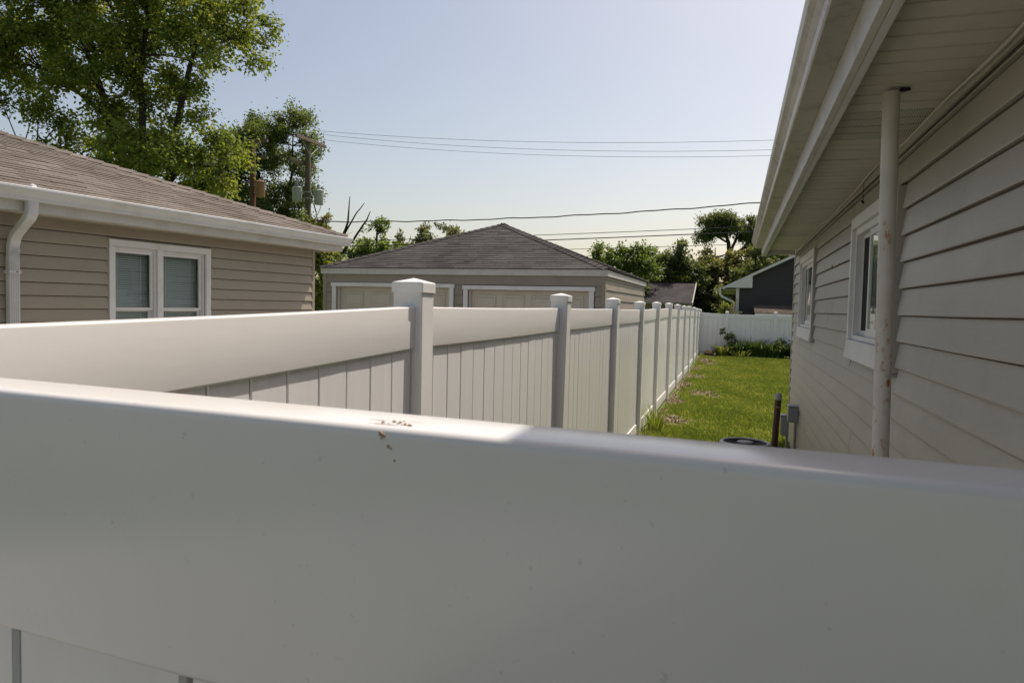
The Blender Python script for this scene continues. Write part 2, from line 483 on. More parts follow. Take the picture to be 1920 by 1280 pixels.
# ------------------------------------------------------------------ ground
PATCHES = [(-0.95, 12.25, 0.50, 0.55), (-0.65, 16.2, 0.55, 0.85), (-1.15, 14.6, 0.22, 0.8), (-0.95, 20.6, 0.45, 0.9), (-1.1, 18.4, 0.25, 0.8),
           (-0.95, 25.0, 0.42, 2.2), (-1.15, 22.6, 0.25, 1.0), (-0.9, 27.6, 0.5, 1.0), (-1.22, 10.5, 0.10, 1.4), (-1.2, 17.0, 0.12, 9.0)]
_rs = np.random.RandomState(5)
_ph = _rs.rand(6, 4) * 6.28
def wob(x, y):
    return (np.sin(x * 5.1 + y * 2.3 + _ph[0, 0]) + np.sin(x * 9.7 - y * 6.1 + _ph[1, 0]) * 0.7 + np.sin(x * 17 + y * 13 + _ph[2, 0]) * 0.5 + np.sin(-x * 3 + y * 21 + _ph[3, 0]) * 0.4) / 2.6
def dirt(x, y):
    d = np.zeros_like(x)
    w = wob(x, y)
    for (cx, cy, rx, ry) in PATCHES:
        q = np.sqrt(((x - cx) / rx) ** 2 + ((y - cy) / ry) ** 2) + w * 0.75
        d = np.maximum(d, np.clip((1.0 - q) * 1.3, 0, .92))
    bed = np.clip((y - 27.35 + w * 0.12) * 4, 0, 1) * np.clip((28.6 - y) * 4, 0, 1) * (x > -1.3)
    return np.maximum(d, bed * 0.9)

def build_ground():
    xs = np.concatenate([[-600, -250, -100, -50, -25, -12, -6, -3], np.arange(-1.6, 4.0, 0.12), [5, 8, 14, 25, 50, 100, 250, 600]])
    ys = np.concatenate([[-400, -100, -30, -10, -3, 0, 3, 6, 8], np.arange(9, 29.2, 0.12), [30, 33, 40, 60, 100, 250, 700]])
    X, Y = np.meshgrid(xs, ys)
    Z = np.vectorize(gz)(Y)
    nx, ny = len(xs), len(ys)
    v = np.stack([X.ravel(), Y.ravel(), Z.ravel()], 1)
    i = np.arange(nx - 1)[None, :] + np.arange(ny - 1)[:, None] * nx
    q = np.stack([i, i + 1, i + 1 + nx, i + nx], -1).reshape(-1)
    me = numpy_mesh('lawn', v, q, 4)
    at = me.attributes.new('dirt', 'FLOAT', 'POINT')
    inside = (X > -1.7) & (X < 4.1) & (Y > 8.9) & (Y < 29.3)
    at.data.foreach_set('value', np.where(inside, dirt(X, Y), 0).astype(np.float32).ravel())
    o = link('lawn', me, 'lawn'); o['kind'] = 'structure'
build_ground()

def driveway():
    """pale concrete slabs: the drive to the garage doors left of the fence and the walk in front of the close fence"""
    rnd = random.Random(2)
    root = bpy.data.objects.new('driveway', None); COL.objects.link(root); root['kind'] = 'structure'
    def slab(x0, x1, y0, y1):
        z = -0.075 + rnd.uniform(0, .003)
        part(root, 'slab', MB().box(x0 + .006, x1 - .006, y0 + .006, y1 - .006, -0.16, z), 'concrete')
    y = -10.1
    while y < 13.9:
        slab(-5.1, -3.3, y, min(y + 2.4, 13.9)); slab(-3.3, -1.5, y, min(y + 2.4, 13.9)); y += 2.4
    for x in (-8.7, -6.9):
        slab(x, x + 1.8, 9.5, 11.7); slab(x, x + 1.8, 11.7, 13.9)
driveway()
fp = part(None, 'bounce_forecourt', MB().box(-1.49, 0.77, -12.0, 0.25, -0.2, -0.072), varied('bounce_asphalt', (0.085, 0.080, 0.074), 0.15, 2.0, rough=0.9, fine=0.2))  # unseen paving, added and kept dark to limit bounce onto the close rail
fp['kind'] = 'structure'

# ------------------------------------------------------------------ vinyl fences
POSTW, RAILT, RAILH, TOPZ = 0.135, 0.062, 0.180, 1.77
PITCHB = 0.1755
def post_mesh(h):
    mb = MB()
    w = POSTW / 2
    prof = rrect(POSTW, POSTW, 0.008, 2)
    mb.sweep(prof, [(0, 0, 0), (0, 0, h)], lambda i: (Vector((1, 0, 0)), Vector((0, 1, 0))))
    return mb
def cap_mesh():
    mb = MB()
    w = POSTW / 2 + 0.006
    r = 0.006
    a = rrect(2 * w, 2 * w, r, 2)
    k = len(a)
    rings = [(1.0, -0.006), (1.0, 0.034), (0.97, 0.038)]
    for s, z in rings:
        for (x, y) in a:
            mb.v.append((x * s, y * s, z))
    for i in range(len(rings) - 1):
        for j in range(k):
            p = i * k + j; q = i * k + (j + 1) % k
            mb.f.append((p, q, q + k, p + k)); mb.r.append(.5)
    mb.v.append((0, 0, 0.058)); c = len(mb.v) - 1
    o = (len(rings) - 1) * k
    for j in range(k):
        mb.f.append((o + j, o + (j + 1) % k, c)); mb.r.append(.5)
    mb.f.append(tuple(range(k))[::-1]); mb.r.append(.5)
    return mb
def board_mesh(h):
    """tongue and groove board: face with chamfered long edges, thin tongue on one side; local x = along the fence"""
    t, w, c = 0.018, PITCHB - 0.005, 0.0035
    prof = [(0, -t + c), (c, -t), (w - c, -t), (w, -t + c), (w, -0.004), (w + 0.007, -0.004), (w + 0.007, 0.004), (w, 0.004), (w, t - c), (w - c, t), (c, t), (0, t - c)]
    mb = MB()
    mb.sweep(prof, [(0, 0, 0), (0, 0, h)], lambda i: (Vector((1, 0, 0)), Vector((0, 1, 0))))
    return mb

CAP = cap_mesh().mesh('post_cap')
def vinyl_fence(name, label, posts, tops, floorz, rail_mat='vinyl', skip_posts=(), rail_h=RAILH, near=False, group=None, railt=RAILT):
    """posts: list of (x,y) centres along the run; tops[i]: (z at start, z at end) of panel i's rail top"""
    x0, y0 = posts[0]
    root = thing(name, label, 'fence', (x0, y0, floorz(y0)), 0, group)
    bz = root.location.z
    rnd = random.Random(3)
    for i, (px, py) in enumerate(posts):
        if i in skip_posts: continue
        za = tops[max(0, i - 1)][1] if i > 0 else tops[0][0]
        top = za + 0.062 + rnd.uniform(-0.006, 0.012)
        g = floorz(py)
        me = post_mesh(top - g + 0.05).mesh('post')
        o = link('post', me, 'vinyl_post', root, (px - x0, py - y0, g - 0.05 - bz))
        if not near:
            o.rotation_euler = (R(rnd.uniform(-.35, .35)), R(rnd.uniform(-.3, .7)), R(rnd.uniform(-1.5, 1.5)))
        link('post_cap', CAP, 'vinyl_post', o, (0, 0, top - g + 0.05))
    boards = {}
    for i in range(len(posts) - 1):
        a = Vector((*posts[i], 0)); b = Vector((*posts[i + 1], 0))
        d = (b - a); L = d.length; d.normalize()
        nrm = Vector((d.y, -d.x, 0))
        ang = math.atan2(d.y, d.x)
        za, zb = tops[i]
        ins = POSTW / 2 - 0.012
        # rails (rounded extrusions running between the posts)
        for rn, zoff_a, zoff_b, hh, mt in (('top_rail', za, zb, rail_h, rail_mat), ('bottom_rail', floorz(a.y) + 0.20, floorz(b.y) + 0.20, 0.17, 'vinyl')):
            mb = MB()
            prof = rrect(railt, hh, 0.006, 4)
            ns = 6
            path = []
            for k in range(ns + 1):
                t = k / ns
                p = a + d * (ins + (L - 2 * ins) * t)
                sag = 0 if near else -0.004 * math.sin(math.pi * t)
                p.z = zoff_a + (zoff_b - zoff_a) * t - hh / 2 + (sag if rn == 'top_rail' else 0)
                path.append(p - Vector((x0, y0, bz)))
            zshift = Vector((0, 0, 0))
            if near:   # object space centred on the post so the mud smear keeps its place
                pass
            mb.sweep(prof, path, lambda k: (nrm, Vector((0, 0, 1))))
            part(root, rn, mb, mt, smooth=True)
        n = int((L - POSTW) / PITCHB) + 1
        st = (L - n * PITCHB) / 2
        for k in range(n):
            t = st + k * PITCHB
            tm = (t + PITCHB / 2) / L
            zt = za + (zb - za) * tm - rail_h + 0.02
            zg = floorz((a + d * t).y) + 0.06
            hgt = round((zt - zg) / 0.02) * 0.02
            if hgt not in boards: boards[hgt] = board_mesh(hgt).mesh('board')
            p = a + d * t
            o = link('board', boards[hgt], 'vinyl_board', root, (p.x - x0, p.y - y0, zt - hgt - bz))
            o.rotation_euler = (0, 0, ang + R(rnd.uniform(-.5, .5)))
    return root

FX = -1.3375
PY = [0.42, 2.836, 5.45, 8.0, 10.38, 12.56, 14.9, 17.24, 19.6, 21.85, 24.3, 26.4, 28.4]
ptop = [1.712, 1.767, 1.771, 1.772, 1.768, 1.785, 1.80, 1.785, 1.775, 1.765, 1.745, 1.72, 1.70]
side = vinyl_fence('vinyl_fence', 'long white vinyl privacy fence running down the left side of the lawn',
                   [(FX, y) for y in PY], [(ptop[i] if i == 0 else ptop[i] + 0.0, ptop[i + 1]) for i in range(len(PY) - 1)], gz)
# foreground fence: rail across the bottom of the view, slightly out of square with the side fence
near_posts = [(FX + 0.12, 0.472), (0.69, 0.339)]
def near_floor(y): return -0.08
nf_root = vinyl_fence('vinyl_fence', 'close white vinyl fence crossing the foreground with mud smear on its top rail',
                      near_posts, [(1.7095, 1.7055)], near_floor, 'vinyl', skip_posts=(0,), near=True, railt=0.056, rail_h=0.186)
# back fence
BY = 28.4
bposts = [(FX, BY), (-0.32, BY), (1.43, BY), (3.85, BY), (6.3, BY)]
vinyl_fence('vinyl_fence', 'far white vinyl fence across the end of the lawn behind the shrubs', bposts,
            [(1.70, 1.652), (1.652, 1.655), (1.655, 1.65), (1.65, 1.65)], gz, skip_posts=(0,))

# ------------------------------------------------------------------ siding, roofs, gutters
def plank_mesh(L, lap, seed=0, lip=0.013, flat=0.003, g=0.008):
    """lap siding course: runs along +y, faces +x, bottom lip proud; length L"""
    rnd = random.Random(seed)
    # an open shadow slot g is left above the course below
    g = min(g, lap * .3)
    prof = [(0.0, g + .002), (lip - .006, g + .002), (lip - .001, g - .001), (lip, g + 0.006), (lip * 0.60, g + lap * 0.48), (flat, lap), (0.0, lap)]
    ns = max(2, min(10, int(L / 0.9)))
    path = [(rnd.uniform(-.0018, .0018) if 0 < k < ns else 0, L * k / ns, rnd.uniform(-.0025, .0025) if 0 < k < ns else 0) for k in range(ns + 1)]
    mb = MB()
    mb.sweep(prof, path, lambda i: (Vector((1, 0, 0)), Vector((0, 0, 1))))
    return mb

def side_wall(root_wall, mat, s0, s1, z0, z1, lap, zref, openings, place, seams=(), lip=0.013, seed=1):
    """openings: list of (a,b,zlo,zhi). place(o, s, z) puts the plank"""
    cache = {}
    rnd = random.Random(seed)
    k0 = math.floor((z0 - zref) / lap)
    z = zref + k0 * lap
    row = 0
    while z < z1 - 0.01:
        segs = [(s0, s1)]
        extra = []
        for (a, b, lo, hi) in openings:
            if z + lap > lo + 0.01 and z < hi - 0.01:
                if z < lo - 0.012: extra.append((a, b, z, lo - z - 0.006))
                if z + lap > hi + 0.012: extra.append((a, b, hi + 0.001, min(z + lap, z1 - 0.012) - hi - 0.001))
                new = []
                for (p, q) in segs:
                    if b <= p or a >= q: new.append((p, q)); continue
                    if a > p: new.append((p, a))
                    if b < q: new.append((b, q))
                segs = new
        cut = []
        for (p, q) in segs:
            pts = [p] + sorted([c for (c, r_) in seams if r_ == row and p + .15 < c < q - .15]) + [q]
            for i in range(len(pts) - 1):
                cut.append((pts[i] + (0.009 if i > 0 else 0), pts[i + 1]))
        h = min(lap, z1 - z - 0.012)
        for (p, q, zz, h) in [(p, q, z, h) for (p, q) in cut] + extra:
            if q - p < 0.01 or h < 0.01: continue
            key = (round(q - p, 3), round(h, 3))
            if key not in cache:
                cache[key] = plank_mesh(q - p, h, rnd.randint(0, 9999), lip).mesh('siding_plank')
            o = link('siding_plank', cache[key], mat, root_wall)
            place(o, p, zz)
        z += lap; row += 1

def shingles(parent, P00, P10, P01, P11, mat, expo=0.14, tab=0.31, seed=0, thick=0.011, name='shingles', var=0.17):
    """quad roof plane: P00-P10 is the eave, P01-P11 the top edge (may coincide)"""
    P00, P10, P01, P11 = map(Vector, (P00, P10, P01, P11))
    rnd = random.Random(seed)
    nrm = (P10 - P00).cross(P01 - P00 if (P01 - P00).length > 1e-6 else P11 - P00).normalized()
    if nrm.z < 0: nrm = -nrm
    hgt = ((P01 + P11) / 2 - (P00 + P10) / 2).length
    rows = int(hgt / expo)
    mb = MB()
    for r in range(rows):
        t0, t1 = r / rows, (r + 1) / rows + 0.1 / rows
        t1 = min(t1, 1.0)
        A0, B0 = P00.lerp(P01, t0), P10.lerp(P11, t0)
        A1, B1 = P00.lerp(P01, t1), P10.lerp(P11, t1)
        L = (B0 - A0).length
        if L < 0.05: continue
        n = max(1, int(L / tab)); off = rnd.random() * tab
        us = [0.0]
        x = off
        while x < L - 0.03:
            if x > 0.03: us.append(x / L)
            x += tab * rnd.choice((0.8, 1.0, 1.0, 1.25))
        us.append(1.0)
        e = (B0 - A0).normalized()
        L1 = (B1 - A1).length
        rowtone = rnd.gauss(0, 0.03)
        wav = [rnd.uniform(-.004, .004) for _ in us]
        for i in range(len(us) - 1):
            g = 0.0025
            a = A0 + (B0 - A0) * us[i] + e * g; b = A0 + (B0 - A0) * us[i + 1] - e * g
            # top corners by distance along the eave direction, clipped to the hips
            def topat(p):
                q = p + (A1 - A0) - e * ((A1 - A0).dot(e))
                d_ = (q - A1).dot(e)
                d_ = min(max(d_, 0.0), L1)
                return A1 + e * d_
            c, d = topat(b), topat(a)
            th = thick + wav[i] * 0.5 + rnd.uniform(-.001, .003)
            slope = (A1 - A0) - e * ((A1 - A0).dot(e)); slope.normalize()
            jit = slope * rnd.uniform(-.004, .003)
            a2, b2 = a + nrm * th + jit, b + nrm * th + jit
            c2, d2 = c + nrm * 0.004, d + nrm * 0.004
            v = min(1, max(0, rnd.gauss(0.48, var) + rowtone))
            mb.add([a2, b2, c2, d2, a + jit, b + jit], [(0, 1, 2, 3), (4, 5, 1, 0)], v)
    o = part(parent, name, mb, mat, rnd=True, kind='stuff')
    return o

def hipcaps(parent, A, B, mat, seed=0, w=0.13, name='hip_caps', step=0.16):
    A, B = Vector(A), Vector(B)
    rnd = random.Random(seed)
    d = B - A; L = d.length; d.normalize()
    h = d.cross(Vector((0, 0, 1))).normalized(); u = h.cross(d)
    mb = MB(); n = int(L / step)
    for i in range(n):
        p = A + d * (L * i / n); q = A + d * (L * (i + 1.35) / n)
        v = min(1, max(0, rnd.gauss(0.45, 0.15)))
        lo, hi = 0.022, 0.010
        p0, p1, p2 = p - h * w + u * (lo - .034), p + u * (lo + 0.012), p + h * w + u * (lo - .034)
        q0, q1, q2 = q - h * w + u * (hi - .034), q + u * (hi + 0.008), q + h * w + u * (hi - .034)
        dn = u * -0.012
        mb.add([p0, p1, p2, q0, q1, q2, p0 + dn, p1 + dn, p2 + dn], [(0, 1, 4, 3), (1, 2, 5, 4), (6, 7, 1, 0), (7, 8, 2, 1)], v)
    return part(parent, name, mb, mat, rnd=True, kind='stuff')

def kgutter(parent, name, path_a, path_b, out, mat, w=0.125, h=0.105, up=Vector((0, 0, 1)), ends=True):
    """K-style gutter: path is the top back edge line; out = outward unit vector"""
    prof = [(0, 0), (0, -h), (w * 0.62, -h), (w * 0.66, -h * 0.93), (w * 0.70, -h * 0.72), (w * 0.82, -h * 0.50), (w * 0.95, -h * 0.33), (w, -h * 0.18), (w, -0.004), (w - 0.004, 0.0),
            (w - 0.016, 0.0), (w - 0.016, -0.006), (w - 0.005, -0.010), (w - 0.005, -h * 0.2), (w * 0.9, -h * 0.34), (w * 0.77, -h * 0.52), (w * 0.62, -h * 0.90), (0.003, -h * 0.96), (0.003, 0)]
    mb = MB()
    A, B = Vector(path_a), Vector(path_b)
    n = 14
    rnd = random.Random(8)
    path = [A.lerp(B, i / n) + Vector((0, 0, rnd.uniform(-.002, .002) if 0 < i < n else 0)) for i in range(n + 1)]
    mb.sweep(prof, path, lambda i: (out, up), caps=False)
    if ends:
        for P in (A, B):
            o = len(mb.v)
            for (u, v) in prof[:10]:
                mb.v.append(tuple(P + out * u + up * v))
            mb.f.append(tuple(range(o, o + 10))); mb.r.append(.5)
    return part(parent, name, mb, mat)

# ------------------------------------------------------------------ LEFT HOUSE (local: x outward, y along the wall)
LA = R(6.034)
ln = Vector((math.cos(LA), -math.sin(LA), 0))
LHZ = -0.08
lh = thing('house', 'single storey tan sided house with brown hip roof left of the long fence', 'house', tuple(-ln * 6.1 + Vector((0, 0, LHZ))), -LA)
def LZ(z): return z - LHZ
WS0, WS1 = -3.5, 7.5
LWIN = (4.585, 5.785, 1.20, 2.318)
def wall_sheet(parent, name, mat, s0, s1, z0, z1, openings, x=-0.002, depth=0.12):
    """sheet facing +x with rectangular openings and their reveals (local y = s)"""
    mb = MB()
    ss = sorted({s0, s1, *[v for o in openings for v in o[:2]]}); zs = sorted({z0, z1, *[v for o in openings for v in o[2:]]})
    for i in range(len(ss) - 1):
        for j in range(len(zs) - 1):
            cs, cz = (ss[i] + ss[i + 1]) / 2, (zs[j] + zs[j + 1]) / 2
            if any(a < cs < b and lo < cz < hi for a, b, lo, hi in openings): continue
            mb.quad((x, ss[i], zs[j]), (x, ss[i + 1], zs[j]), (x, ss[i + 1], zs[j + 1]), (x, ss[i], zs[j + 1]))
    for a, b, lo, hi in openings:
        e = x - depth
        mb.quad((x, a, lo), (x, b, lo), (e, b, lo), (e, a, lo)); mb.quad((x, a, hi), (e, a, hi), (e, b, hi), (x, b, hi))
        mb.quad((x, a, lo), (e, a, lo), (e, a, hi), (x, a, hi)); mb.quad((x, b, lo), (x, b, hi), (e, b, hi), (e, b, lo))
    return part(parent, name, mb, mat)

def build_left_house():
    op = [(LWIN[0], LWIN[1], LZ(LWIN[2]), LZ(LWIN[3]))]
    w = wall_sheet(lh, 'wall', 'sheath', WS0, WS1, 0, LZ(2.45), op)
    def place(o, s, z): o.location = (0, s, z)
    side_wall(w, 'siding_l', WS0, WS1 - 0.035, LZ(0.12), LZ(2.448), 0.1122, LZ(1.663), [(LWIN[0] - .012, LWIN[1] + .012, LZ(LWIN[2]), LZ(LWIN[3]) + .012)], place, lip=0.019, seed=4)
    # other walls so the house is a solid body
    mb = MB()
    mb.quad((0, WS1 - .002, 0), (-7.2, WS1 - .002, 0), (-7.2, WS1 - .002, LZ(2.45)), (0, WS1 - .002, LZ(2.45)))
    mb.quad((0, WS0, 0), (0, WS0, LZ(2.45)), (-7.2, WS0, LZ(2.45)), (-7.2, WS0, 0))
    mb.quad((-7.2, WS0, 0), (-7.2, WS0, LZ(2.45)), (-7.2, WS1, LZ(2.45)), (-7.2, WS1, 0))
    part(lh, 'rear_walls', mb, 'siding_l')
    part(lh, 'foundation', MB().box(-7.19, -0.012, WS0 + .01, WS1 - .01, -0.1, 0.19), 'concrete')
    part(lh, 'corner_trim', MB().box(-0.05, 0.018, WS1 - 0.036, WS1 + 0.012, LZ(0.1), LZ(2.447)), 'siding_l', bevel=0.003)
    # window
    a, b, lo, hi = LWIN[0], LWIN[1], LZ(LWIN[2]), LZ(LWIN[3])
    win = part(lh, 'window', MB(), None) if False else thing_part(lh, 'window')
    cw = 0.062
    cas = MB()
    cas.box(-0.01, 0.022, a, b, hi - cw, hi); cas.box(-0.01, 0.022, a, b, lo, lo + cw)
    cas.box(-0.01, 0.0215, a, a + cw, lo + cw + .001, hi - cw - .001); cas.box(-0.01, 0.0215, b - cw, b, lo + cw + .001, hi - cw - .001)
    part(win, 'casing', cas, 'trim_white', bevel=0.002)
    part(win, 'channel', MB().box(-0.004, 0.012, a - .014, a - .001, lo, hi + .012).box(-0.004, 0.012, b + .001, b + .014, lo, hi + .012).box(-0.004, 0.0115, a - .013, b + .013, hi + .0005, hi + .013), 'siding_l')
    part(win, 'mullion', MB().box(-0.06, 0.012, 5.118, 5.185, lo + cw, hi - cw), 'trim_white', bevel=0.003)
    for (u0, u1) in ((a + cw + .002, 5.117), (5.186, b - cw - .002)):
        z0, z1 = lo + cw + .001, hi - cw - .001
        zm = LZ(1.655)
        fr = MB()
        t = 0.020
        fr.box(-0.075, -0.012, u0, u0 + t * .6, z0, z1); fr.box(-0.075, -0.012, u1 - t * 1.1, u1, z0, z1); fr.box(-0.075, -0.013, u0, u1, z1 - t, z1 - .0005)
        part(win, 'jamb', fr, 'trim_white')
        us = MB(); s = 0.03; p, q = u0 + t * .6 + .001, u1 - t * 1.1 - .001
        us.box(-0.05, -0.028, p, p + s * .5, zm, z1 - t); us.box(-0.05, -0.028, q - s, q, zm, z1 - t)
        us.box(-0.05, -0.0275, p, q, z1 - t - s * 1.1, z1 - t - .0005); us.box(-0.05, -0.0275, p, q, zm, zm + .028)
        sa = part(win, 'upper_sash', us, 'trim_white', bevel=0.002)
        part(sa_parent(win), 'upper_pane', MB().box(-0.042, -0.038, p + s * .5, q - s, zm + .028, z1 - t - s * 1.1), 'glass')
        lsh = MB(); zb = z0 + .005
        lsh.box(-0.074, -0.052, p, p + s * .7, zb, zm + .02); lsh.box(-0.074, -0.052, q - s, q, zb, zm + .02)
        lsh.box(-0.074, -0.0515, p, q, zb, zb + .04); lsh.box(-0.074, -0.0515, p, q, zm - .012, zm + .0205)
        part(win, 'lower_sash', lsh, 'trim_white', bevel=0.002)
        part(win, 'lower_pane', MB().box(-0.066, -0.062, p + s * .7, q - s, zb + .04, zm - .012), 'glass')
        bl = MB(); z = z1 - t - .03; rr = random.Random(int(u0 * 100))
        while z > zb + .03:
            tl = rr.uniform(-.0015, .0015)
            bl.quad((-0.098, p, z), (-0.098, q, z + tl), (-0.116, q, z + .019 + tl), (-0.116, p, z + .019))
            z -= 0.0215
        for fx in (.2, .8):
            xx = p + (q - p) * fx
            bl.box(-0.0965, -0.0955, xx - .002, xx + .002, zb, z1 - t)
        part(win, 'blind', bl, 'blind', kind='stuff')
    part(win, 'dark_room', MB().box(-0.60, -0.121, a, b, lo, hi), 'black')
    # eaves
    FXl, end = 0.31, 7.70
    part(lh, 'soffit', MB().box(0.002, FXl - .002, WS0 - .4, end - .002, LZ(2.4505), LZ(2.458)), 'fascia_white')
    part(lh, 'fascia', MB().box(FXl - 0.02, FXl, WS0 - .4, end, LZ(2.438), LZ(2.60)), 'fascia_white', bevel=0.003)
    part(lh, 'end_fascia', MB().box(-7.6, FXl - .021, end - 0.02, end - .0005, LZ(2.438), LZ(2.60)), 'fascia_white', bevel=0.003)
    part(lh, 'frieze_trim', MB().box(0.001, 0.03, WS0, WS1, LZ(2.437), LZ(2.4495)), 'siding_l')
    g = kgutter(lh, 'gutter', (FXl + .002, WS0 - .4, LZ(2.624)), (FXl + .002, end + .05, LZ(2.618)), Vector((1, 0, 0)), 'gutter_white', w=0.13, h=0.105)
    st = MB().lathe([(0.004, 0.045), (0.022, 0.035), (0.034, 0.012), (0.034, 0.0)], (FXl + .07, 3.66, LZ(2.606)), 10)
    part(g, 'strainer', st, 'trim_white')
    # downspout: outlet, offset elbow back to the wall, straight pipe with band
    dw = thing_part(lh, 'downspout')
    prof = rrect(0.085, 0.06, 0.012, 2)
    U = Vector((0, 1, 0))
    pts = [(FXl + .055, 3.66, LZ(2.53)), (FXl + .055, 3.66, LZ(2.47)), (FXl + .050, 3.66, LZ(2.43)), (FXl + .028, 3.66, LZ(2.392)), (FXl - .015, 3.662, LZ(2.365))]
    pts2 = [(FXl - .010, 3.662, LZ(2.367)), (0.13, 3.690, LZ(2.275)), (0.085, 3.698, LZ(2.235)), (0.062, 3.70, LZ(2.18)), (0.053, 3.703, LZ(2.10)), (0.053, 3.703, LZ(2.05))]
    pts3 = [(0.050, 3.703, LZ(2.085)), (0.050, 3.703, LZ(1.0)), (0.050, 3.703, LZ(0.05))]
    def run(name, pts, sc):
        P = [Vector(p) for p in pts]
        # ribbed surface: duplicate stations with alternating scale on bends
        mb = MB()
        def fr(i):
            t = (P[min(i + 1, len(P) - 1)] - P[max(i - 1, 0)]).normalized()
            W = t.cross(U).normalized()
            return (U - t * U.dot(t)).normalized() * sc, W * sc
        mb.sweep(prof, P, fr)
        part(dw, name, mb, 'gutter_white', bevel=0.0, smooth=True)
    def dens(pts, n):
        P = [Vector(p) for p in pts]; out = []
        for i in range(len(P) - 1):
            for k in range(n): out.append(P[i].lerp(P[i + 1], k / n))
        return out + [P[-1]]
    run('upper_elbow', dens(pts, 3), 1.0); run('lower_elbow', dens(pts2, 3), 0.97); run('pipe', pts3, 1.03)
    rib = MB()
    for (yy) in (-.026, -.009, .009, .026):
        rib.box(0.081, 0.084, 3.703 + yy - .003, 3.703 + yy + .003, LZ(0.06), LZ(2.04))
    part(dw, 'ribs', rib, 'gutter_white')
    cr = MB()
    for k in range(9):
        z = LZ(2.05) + k * .011; x = 0.083 + max(0, k - 4) * .004
        cr.box(x - .002, x + .003, 3.67, 3.736, z, z + .005)
    part(dw, 'crimps', cr, 'gutter_white')
    part(dw, 'strap', MB().box(0.01, 0.0865, 3.655, 3.751, LZ(1.952), LZ(1.978)), 'gutter_white', bevel=0.002)
    part(dw, 'screw', MB().lathe([(0.005, 0), (0.004, .003)], (0, 0, 0), 8), 'rubber', loc=(0.087, 3.715, LZ(1.965))).rotation_euler = (0, R(90), 0)
    # roof: hip at the far end
    m = 0.345; E = FXl + 0.05; ez = LZ(2.627); run_ = E + 3.6
    rz = ez + m * run_
    nx = -3.6
    roof = part(lh, 'roof', MB()
                .quad((E, WS0 - .5, ez - .012), (E, end + .03, ez - .012), (nx, end + .03 - run_, rz - .012), (nx, WS0 - .5, rz - .012))
                .add([(E, end + .03, ez - .012), (nx - run_, end + .03, ez - .012), (nx, end + .03 - run_, rz - .012)], [(0, 1, 2)])
                .quad((nx - run_, WS0 - .5, ez - .012), (nx, WS0 - .5, rz - .012), (nx, end + .03 - run_, rz - .012), (nx - run_, end + .03, ez - .012)), 'roof_tan', rnd=True)
    shingles(roof, (E, WS0 - .5, ez), (E, end + .03, ez), (nx, WS0 - .5, rz), (nx, end + .03 - run_, rz), 'roof_tan', seed=2, expo=0.125, var=.11, thick=.009)
    shingles(roof, (E, end + .03, ez), (nx - run_, end + .03, ez), (nx, end + .03 - run_, rz), (nx, end + .03 - run_, rz), 'roof_tan', seed=3, expo=0.27, tab=.6)
    hipcaps(roof, (E, end + .03, ez + .006), (nx, end + .03 - run_, rz + .006), 'roof_tan', 5, w=0.10)
    part(roof, 'starter_strip', MB().box(E - .08, E + .012, WS0 - .5, end + .035, ez - .018, ez - .004), 'rubber')

def thing_part(parent, name):
    """an Empty that groups the pieces of one part"""
    o = bpy.data.objects.new(name, None); o.empty_display_size = .1
    COL.objects.link(o); o.parent = parent
    return o
def sa_parent(w): return w
build_left_house()

# ------------------------------------------------------------------ RIGHT HOUSE (wall faces -x at x = RX)
RX, RYE, RY0, GR = 0.792, 10.9, -3.0, -0.08
rh = thing('house', 'taupe sided house with wide soffit close on the right of the lawn', 'house', (RX, RYE, GR), 0)
